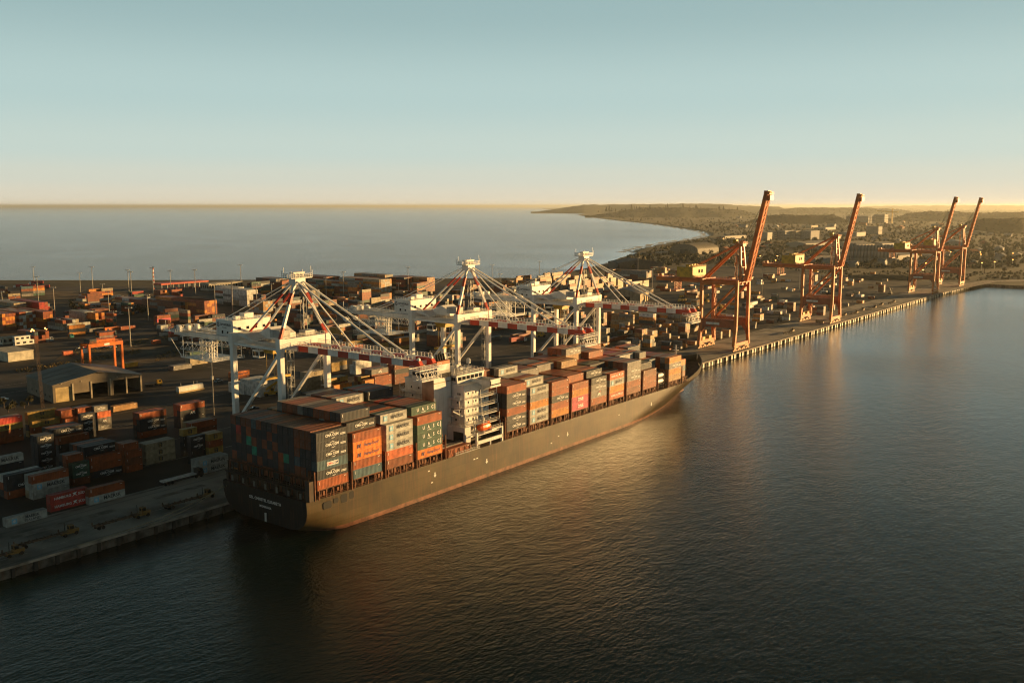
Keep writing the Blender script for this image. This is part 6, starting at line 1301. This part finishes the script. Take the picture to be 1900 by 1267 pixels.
def ridge(pts, dist, depth, seed, ground=3.0):
    """a real mound along a line of picture columns at the given distance; pts = (column, row of its crest)"""
    r_ = random.Random(seed); mb = MB(); xs = np.arange(pts[0][0], pts[-1][0], 6.0); ys_ = np.interp(xs, [p[0] for p in pts], [p[1] for p in pts]); n = len(xs); prof = [(-1.0, 0), (-.55, .55), (-.2, .93), (0, 1.0), (.3, .85), (1, 0)]
    rows = []
    for i, (x, y) in enumerate(zip(xs, ys_)):
        d = ray(x, 500); d = np.array([d[0], d[1]]); d /= np.linalg.norm(d); p = CAM[:2]+d*dist; h = hz(p[0], p[1], y+.35*math.sin(i*.9+seed)+.3*math.sin(i*2.1+seed*2)+r_.uniform(-.25, .25)); fade = min(1, i/(16 if dist > 8000 else 6), (n-1-i)/6); h = ground+max(.5, (h-ground)*fade)
        rows.append([(*(p+d*depth*k*.5*(1+.12*math.sin(i*.43+seed))), ground-2+(h-ground+2)*f*(1 if f in (0, 1) else 1+.04*math.sin(i*.7+k*3))) for k, f in prof])
    if dist < 14000:
        for q in range(n*18):
            i = r_.randrange(n-1); k = r_.choice([0, 1, 1, 2, 2, 3]); f = r_.random(); e = r_.random(); A_ = np.array(rows[i][k])*(1-f)+np.array(rows[i][k+1])*f; B_ = np.array(rows[i+1][k])*(1-f)+np.array(rows[i+1][k+1])*f; c_ = A_*(1-e)+B_*e
            s_ = r_.uniform(4, 9)*(dist/8000)**.8*(.3 if dist < 2000 else 1); clump(c_, s_, s_*r_.uniform(.5, 1.1), r_.choice([0, 0, 1, 2]), r_, c_[2]-1)
    m_ = len(prof); mb.v = [v for r2 in rows for v in r2]; mb.f = [(i*m_+k, (i+1)*m_+k, (i+1)*m_+k+1, i*m_+k+1) for i in range(n-1) for k in range(m_-1)]; mb.m = [0]*len(mb.f)
    return tag(mb.build('hill', hill_m, smooth=True), kind='structure')
ridge([(985, 383.5), (1040, 380.5), (1100, 380), (1200, 379), (1280, 377.8), (1330, 378.5), (1380, 382), (1450, 384), (1480, 386)], 14000, 3500, 1)
ridge([(1085, 395), (1110, 391.5), (1150, 388.5), (1200, 386), (1260, 385.5), (1310, 387), (1360, 390), (1420, 396)], 8600, 1500, 2)
ridge([(1380, 391), (1430, 386.5), (1500, 386), (1600, 386.5), (1640, 388.5), (1700, 390)], 13000, 1600, 3)
ridge([(1520, 386), (1600, 382.5), (1700, 381.5), (1800, 381), (1930, 381.5)], 30000, 4000, 4)
ridge([(1640, 403), (1680, 396), (1720, 392.5), (1755, 393), (1800, 396), (1850, 394.5), (1930, 394)], 7000, 1200, 5)
ridge([(1380, 402), (1440, 399), (1500, 400), (1540, 399), (1580, 402)], 5600, 700, 6)
ridge([(1760, 412), (1800, 407), (1860, 405.5), (1930, 404)], 3900, 500, 7)
ridge([(1530, 520), (1580, 511), (1640, 508.5), (1700, 511), (1730, 518)], 1330, 70, 8)
# ---- trees
leafm = [mat('leaf_dark', (.032, .034, .016), .9, var=.35, scale=.5, rnd=.3), mat('leaf_olive', (.055, .050, .022), .9, var=.35, scale=.5, rnd=.3), mat('leaf_dry', (.075, .058, .028), .9, var=.35, scale=.5, rnd=.3)]
bark = mat('bark', (.09, .065, .045), .9)
def crown_mb(seed, w_, h, n=110, pine=False):
    r_ = random.Random(seed); mb = MB(); lobes = [(r_.uniform(-.5, .5)*w_, r_.uniform(-.5, .5)*w_, h*r_.uniform(.45, .85), w_*r_.uniform(.3, .5)) for _ in range(7)]
    for i in range(n):
        if pine:
            t = r_.random(); z = h*(.12+.88*t); rr = w_*(1-t)*r_.uniform(.4, 1.0)+.15; a = r_.uniform(0, 6.28); c = Vector((rr*math.cos(a), rr*math.sin(a), z)); s_ = w_*.34
        else:
            lx, ly, lz, lr = r_.choice(lobes); d = Vector((r_.gauss(0, 1), r_.gauss(0, 1), r_.gauss(0, 1))).normalized(); c = Vector((lx, ly, lz))+d*lr*r_.uniform(.55, 1.05); s_ = w_*.17*r_.uniform(.6, 1.4); c.z = max(h*.18, c.z)
        u_ = Vector((r_.gauss(0, 1), r_.gauss(0, 1), r_.gauss(0, .6))).normalized(); v_ = u_.orthogonal().normalized()
        mb.add([c-u_*s_, c+v_*s_*.7, c+u_*s_, c-v_*s_*.7], [(0, 1, 2, 3)]); w2 = u_.cross(v_); mb.add([c-w2*s_*.8, c+u_*s_*.6, c+w2*s_*.8, c-u_*s_*.6], [(0, 1, 2, 3)])
    return mb
KIND = [('bushy_tree', 'dark bushy tree growing among the far town and scrub', 0, 4.2, 8.0, False), ('olive_tree', 'olive green rounded tree growing among the far town and scrub', 1, 5.0, 9.0, False), ('dry_tree', 'dry brownish tree growing among the far town and scrub', 2, 3.6, 6.0, False), ('norfolk_pine', 'tall dark pine spire on the wooded headland ridge', 0, 5.0, 19, True)]
PR = []
for k, (nm, lb, mi, w_, h, pine) in enumerate(KIND):
    t = thing(nm, (0, 0, 0), lb, 'tree', 'trees on the far land' if not pine else 'pines on the headland'); crown_mb(30+k, w_, h, 120, pine).build('crown', leafm[mi], t); mb = MB(); mb.cyl((0, 0, -.3), (0, 0, h*(.6 if not pine else .9)), w_*.1, w_*.03, 6)
    for a in (0, 2.1, 4.2): mb.cyl((0, 0, h*.25), (math.cos(a)*w_*.45, math.sin(a)*w_*.45, h*.6), w_*.05, w_*.02, 5)
    mb.build('trunk', bark, t); PR.append(t)
usedp = [False]*4
def tree(k, c, s_, z=3.0):
    t = PR[k] if not usedp[k] else copy_tree(PR[k]); usedp[k] = True
    t.location = (c[0], c[1], z); t.rotation_euler = (0, 0, rh.uniform(0, 6.28)); t.scale = (s_, s_, s_*rh.uniform(.85, 1.15))
def inyard(x, y):
    return y < 40 and x < 1262 or (x < 1290 and y < 560-.35*x+230)
SHX = [1187, 1200, 1222, 1262, 1300, 1326]; 
def onland(px_, py):
    if px_ < 1140: return False
    lim = np.interp(px_, [1128, 1150, 1187, 1222, 1262, 1326, 1340], [493, 484, 472, 460, 452, 441, 400]); lim2 = np.interp(px_, [1080, 1151, 1215, 1252, 1305, 1326, 1340], [400, 408, 414, 419, 427, 434, 560])
    return py > lim or py < lim2
YT = lambda x: np.interp(x, [1090, 1200, 1300, 1420, 1500, 1600, 1700, 1800, 1900], [514, 500, 490, 495, 503, 518, 516, 520, 517])
nt_ = 0
while nt_ < 215:
    x = rh.uniform(1130, 1905); y = 393+(rh.random()**.7)*115
    if y > YT(x)-1 or not onland(x, y): continue
    c = atz(x, y); tree(rh.choice([0, 0, 1, 1, 2]), c, rh.uniform(.7, 1.5)*(1 if y > 430 else 1.5)); nt_ += 1
for i in range(46):
    x = 1118+i*5.4+rh.uniform(-9, 9)+rh.uniform(-3, 3); d = ray(x, 500)[:2]; d = d/np.linalg.norm(d); p = CAM[:2]+d*rh.uniform(8400, 8800); zt = hz(p[0], p[1], np.interp(x, [1085, 1110, 1150, 1200, 1260, 1310, 1360, 1420], [395, 391.5, 388.5, 386, 385.5, 387, 390, 396])); tree(3, p, rh.choice([1.0, 1.3, 1.7, 2.4]), max(3, zt-14))
for p in ((520, 350), (545, 365), (560, 380), (530, 385), (1000, 395), (1030, 400), (1045, 410), (980, 345), (1060, 400), (600, 385)): tree(0, atz(*z1(*p)), rh.uniform(.55, .9))
for p in ((110, 1110), (180, 1100), (60, 1130), (30, 1095), (210, 1075)): tree(1, atz(*z1(*p)), rh.uniform(.35, .6))
mb = MB()
for i in range(5200):
    x = rh.uniform(1080, 1910); y = 388.5+(rh.random()**1.15)*110
    if y > YT(x)-2 or not onland(x, y): continue
    c = atz(x, y); D_ = np.linalg.norm(c-CAM); s_ = rh.uniform(1.6, 3.8)*(1+D_/5000); clump(c, s_, s_*rh.uniform(.8, 1.6), rh.choice([0, 0, 1, 1, 2]), rh, 3)
for i in range(620):
    x = rh.uniform(1285, 1905); y = YT(x)-rh.uniform(-1, 13)
    c = atz(x, y); s_ = rh.uniform(.9, 2.6); clump(c, s_, s_*rh.uniform(.7, 1.3), rh.choice([0, 0, 1, 2]), rh, 3)
tag(WOODS.build('woodland', leafm), 'scattered scrub and woodland covering the far coastal land', 'woodland', kind='stuff')
# ---- town
wl = [far_white, mat('far_cream_wall', (.45, .37, .26), .8, var=.15), mat('far_brick_wall', (.26, .14, .09), .85, var=.2), mat('far_grey_wall', (.27, .26, .25), .8, var=.15)]
rf = [mat('roof_pale', (.30, .28, .25), .6, var=.15), mat('roof_tile', (.30, .13, .07), .8, var=.2), mat('roof_iron', (.25, .25, .25), .6, var=.2)]
HP = []
for k, (wm, rm, lb) in enumerate(((0, 0, 'small white house with pale roof in the far town'), (1, 1, 'cream house with tiled roof in the far town'), (2, 1, 'brick house with tiled roof in the far town'), (3, 2, 'grey house with iron roof in the far town'), (0, 2, 'white house with grey iron roof in the far town'))):
    HP.append(gable('town_house', (0, 0), 0, 15, 11, 4.2, 7.2, lb, 'house', wl[wm], rf[rm], 'x', group='houses of the far town', doors=[(6.5, 8, 2.2)]))
hu = [False]*5; nh = 0
while nh < 150:
    x = rh.uniform(1340, 1905); y = 396+(rh.random()**.85)*100
    if y > YT(x)-6 or not onland(x, y): continue
    k = rh.randrange(5); c = atz(x, y); o = HP[k] if not hu[k] else copy_tree(HP[k]); hu[k] = True; o.location = (c[0], c[1], 3); o.rotation_euler = (0, 0, rh.choice([0, .3, -.5, 1.57, .9])); s_ = rh.uniform(.8, 1.5)*(1 if y > 425 else 1.5); o.scale = (s_, s_, s_*.9); nh += 1
B = lambda p, d, lb, wm=0, win=0, ang=0, rm=0, cat='building': boxhouse('town_building', atz(*z3b(*p)), d, lb, cat, wl[wm], rf[rm], win, ang)
B((90, 292), (34, 30, 22), 'plain white block left of the apartments', 0); B((142, 288), (30, 20, 24), 'bright apartment block with roof terrace', 1, 4); B((212, 288), (66, 22, 26), 'long apartment block with balcony grid', 3, 6); B((290, 286), (52, 22, 24), 'right-hand apartment block with balcony grid', 1, 6); B((395, 285), (70, 30, 24), 'dark office block right of apartments', 3)
B((720, 262), (90, 60, 12), 'wide low pale warehouse in the mid town', 0); B((872, 247), (44, 40, 26), 'white tower block in the mid town', 0, 6); B((800, 170), (230, 120, 40), 'large distant block under the tower crane', 3, 5); B((915, 168), (70, 60, 46), 'sunlit white end block under the tower crane', 0, 5); B((459, 95), (45, 45, 60), 'slim white tower on the skyline ridge', 0)
B((770, 155), (60, 60, 26), 'pale house block left of distant large block', 0, 3); B((500, 217), (120, 40, 10), 'pale long roof in the middle distance', 0); B((400, 205), (80, 40, 12), 'pale flat building behind apartments', 1)
def shedb(p, L_, D, hw, hr, lb, ang=0, wm=0, rm=0): gable('warehouse', atz(*z3b(*p)), ang, L_, D, hw, hr, lb, 'warehouse', wl[wm], rf[rm], 'x')
shedb((360, 340), 120, 50, 9, 13, 'white-roofed warehouse left of the curved roof', R(-10)); shedb((700, 352), 95, 60, 9, 16, 'warehouse with curved pale roof end', R(-10), 1); shedb((900, 338), 60, 40, 8, 12, 'pale warehouse above the silos', R(-10)); shedb((1000, 430), 90, 40, 8, 11, 'long white shed right of the silos', R(-10)); shedb((430, 445), 70, 26, 6, 9, 'low pale shed by the second red crane house', R(-10)); shedb((650, 410), 60, 30, 7, 10, 'white shed rising behind the silos', R(-10))
shedb((1500, 330), 110, 50, 8, 12, 'broad grey shed in the right suburb', R(15), 3, 2); shedb((1640, 250), 90, 60, 8, 12, 'pale shed in the right suburb', R(15), 1); shedb((1330, 300), 70, 40, 7, 10, 'grey shed behind the close crane pair', R(10), 3, 2)
c = atz(*z6(1720, 128)); dm = thing('domed_store', (c[0], c[1], 3), 'low pale domed store near the beach', 'building'); mb = MB(); mb.extr([(0, 0), (0, 8)]+[(30-30*math.cos(t), 8+12*math.sin(t)) for t in np.linspace(0, math.pi, 14)]+[(60, 8), (60, 0)], 'x', c[0], c[0]+95); mb.v = [(x, y+c[1], z+3) for x, y, z in mb.v]; mb.build('shell', mat('dome_roof', (.15, .135, .11), .7), dm); mb = MB(); mb.bb(c[0]-.3, c[0], c[1]+22, c[1]+38, 3, 12); mb.build('door', dark_steel, dm)
boxhouse('beach_cafe', atz(*z6(1455, 130)), (26, 14, 5), 'small bright white building on the dunes', 'building', far_white); boxhouse('beach_cafe', atz(1345, 444), (150, 24, 8), 'long white building behind the beach', 'building', far_white)
# silos: each cylinder of the row
x0_, x1_ = z3b(640, 455)[0], z3b(1000, 455)[0]
p0, p1 = atz(*z3b(655, 456))[:2], atz(*z3b(985, 453))[:2]
for i in range(15):
    p = p0+(p1-p0)*i/14; h = 30 if i not in (1, 2) else 33; t = thing('grain_silo', (p[0], p[1], 3), f"pale concrete silo, {ORD[i+1]} from left in the row behind the quay", 'silo', 'row of grain silos'); mb = MB(); r_ = np.linalg.norm(p1-p0)/30*1.02; mb.cyl((p[0], p[1], 3), (p[0], p[1], 3+h), r_, r_, 16); mb.build('barrel', concrete, t, smooth=False); mb = MB(); mb.cyl((p[0], p[1], 3+h), (p[0], p[1], 3+h+1.6), r_*.98, r_*.3, 16); mb.build('cap', wl[3], t)
# tower crane far off
c = atz(*z3b(968, 168)); h = hz(c[0], c[1], z3b(0, 66)[1]); t = thing('tower_crane', (c[0], c[1], 3), 'thin yellow tower crane over the distant large block', 'tower crane'); mb = MB(); mb.lattice((c[0], c[1], 3), (c[0], c[1], h), 5, 5, 1.4, 10); mb.build('mast', yellow, t); mb = MB(); q = RT[:2]; zj = hz(c[0], c[1], z3b(0, 90)[1]); L1 = 100/3.8/FPX*5700; L2 = 40/3.8/FPX*5700; mb.beam((c[0]-q[0]*L1, c[1]-q[1]*L1, zj+6), (c[0]+q[0]*L2, c[1]+q[1]*L2, zj-1), 3.5, 4); mb.beam((c[0], c[1], h+8), (c[0]-q[0]*L1*.7, c[1]-q[1]*L1*.7, zj+6), .8, .8); mb.build('jib', yellow, t)
# lit lamps on poles
for p, yt in (((1590, 412), 373), ((1820, 412), 380), ((1600, 500), 447), ((1690, 492), 440), ((1818, 470), 425), ((1187, 530), 497), ((1205, 500), 450), ((1380, 412), 370), ((40, 425), 398), ((160, 425), 398), ((1594, 420), 388), ((148, 440), 430)):
    b = atz(*z3b(*p)); h = hz(b[0], b[1], z3b(0, yt)[1]); t = thing('street_lamp', (b[0], b[1], 3), 'lit orange street lamp on a thin pole beyond the quay', 'street lamp', 'lit street lamps beyond the quay'); mb = MB(); mb.cyl((b[0], b[1], 3), (b[0], b[1], h), .3, .2, 6); mb.build('pole', mast_m, t); mb = MB(); mb.box((b[0], b[1], h), (1.3, 1.3, .7)); mb.build('lamp', lamp_glow, t)
# second ship at the right edge
b = (1235, -62); t = thing('moored_vessel', (1262, -95, 0), 'dark-hulled ship with pale deckhouse cut by the right edge', 'ship')
mb = MB(); mb.prism([(1232, -78), (1240, -68), (1256, -66), (1256, -230), (1232, -230)], -2, 10); mb.prism([(1229, -76), (1240, -65), (1256, -64), (1256, -84), (1232, -84)], 10, 13.5); mb.build('hull', hull_dark, t)
mb = MB(); mb.bb(1237, 1255, -110, -86, 10, 24); mb.bb(1240, 1254, -108, -90, 24, 31); mb.bb(1244, 1250, -104, -96, 31, 36); wh_ = mb.build('deckhouse', cream, t); mb = MB(); mb.bb(1239.8, 1240, -107, -91, 27, 29); mb.bb(1241, 1253, -90, -89.8, 27, 29); mb.build('bridge_window', glass, wh_)
mb = MB(); mb.cyl((1246, -78, 10), (1246, -78, 34), .7, .4, 8); mb.beam((1246, -78, 14), (1243, -96, 34), .5, .5); mb.build('derrick', yellow, t); mb = MB(); mb.bb(1241, 1247, -118, -112, 10, 34); mb.build('funnel', crane_red, t)
# ================================================================== HAZE over the land and sea
mb = MB(); mb.bb(-8000, 70000, -40000, 75000, -6, 138); hz_ = mb.build('haze', [], None)
m = bpy.data.materials.new('haze_air'); m.use_nodes = True; n = m.node_tree; n.nodes.remove(n.nodes['Principled BSDF']); pv = n.nodes.new('ShaderNodeVolumePrincipled')
pv.inputs['Color'].default_value = (.82, .86, .80, 1); pv.inputs['Density'].default_value = 3.3e-5; pv.inputs['Anisotropy'].default_value = .5
n.links.new(pv.outputs[0], n.nodes['Material Output'].inputs['Volume']); hz_.data.materials.append(m); tag(hz_, kind='stuff')
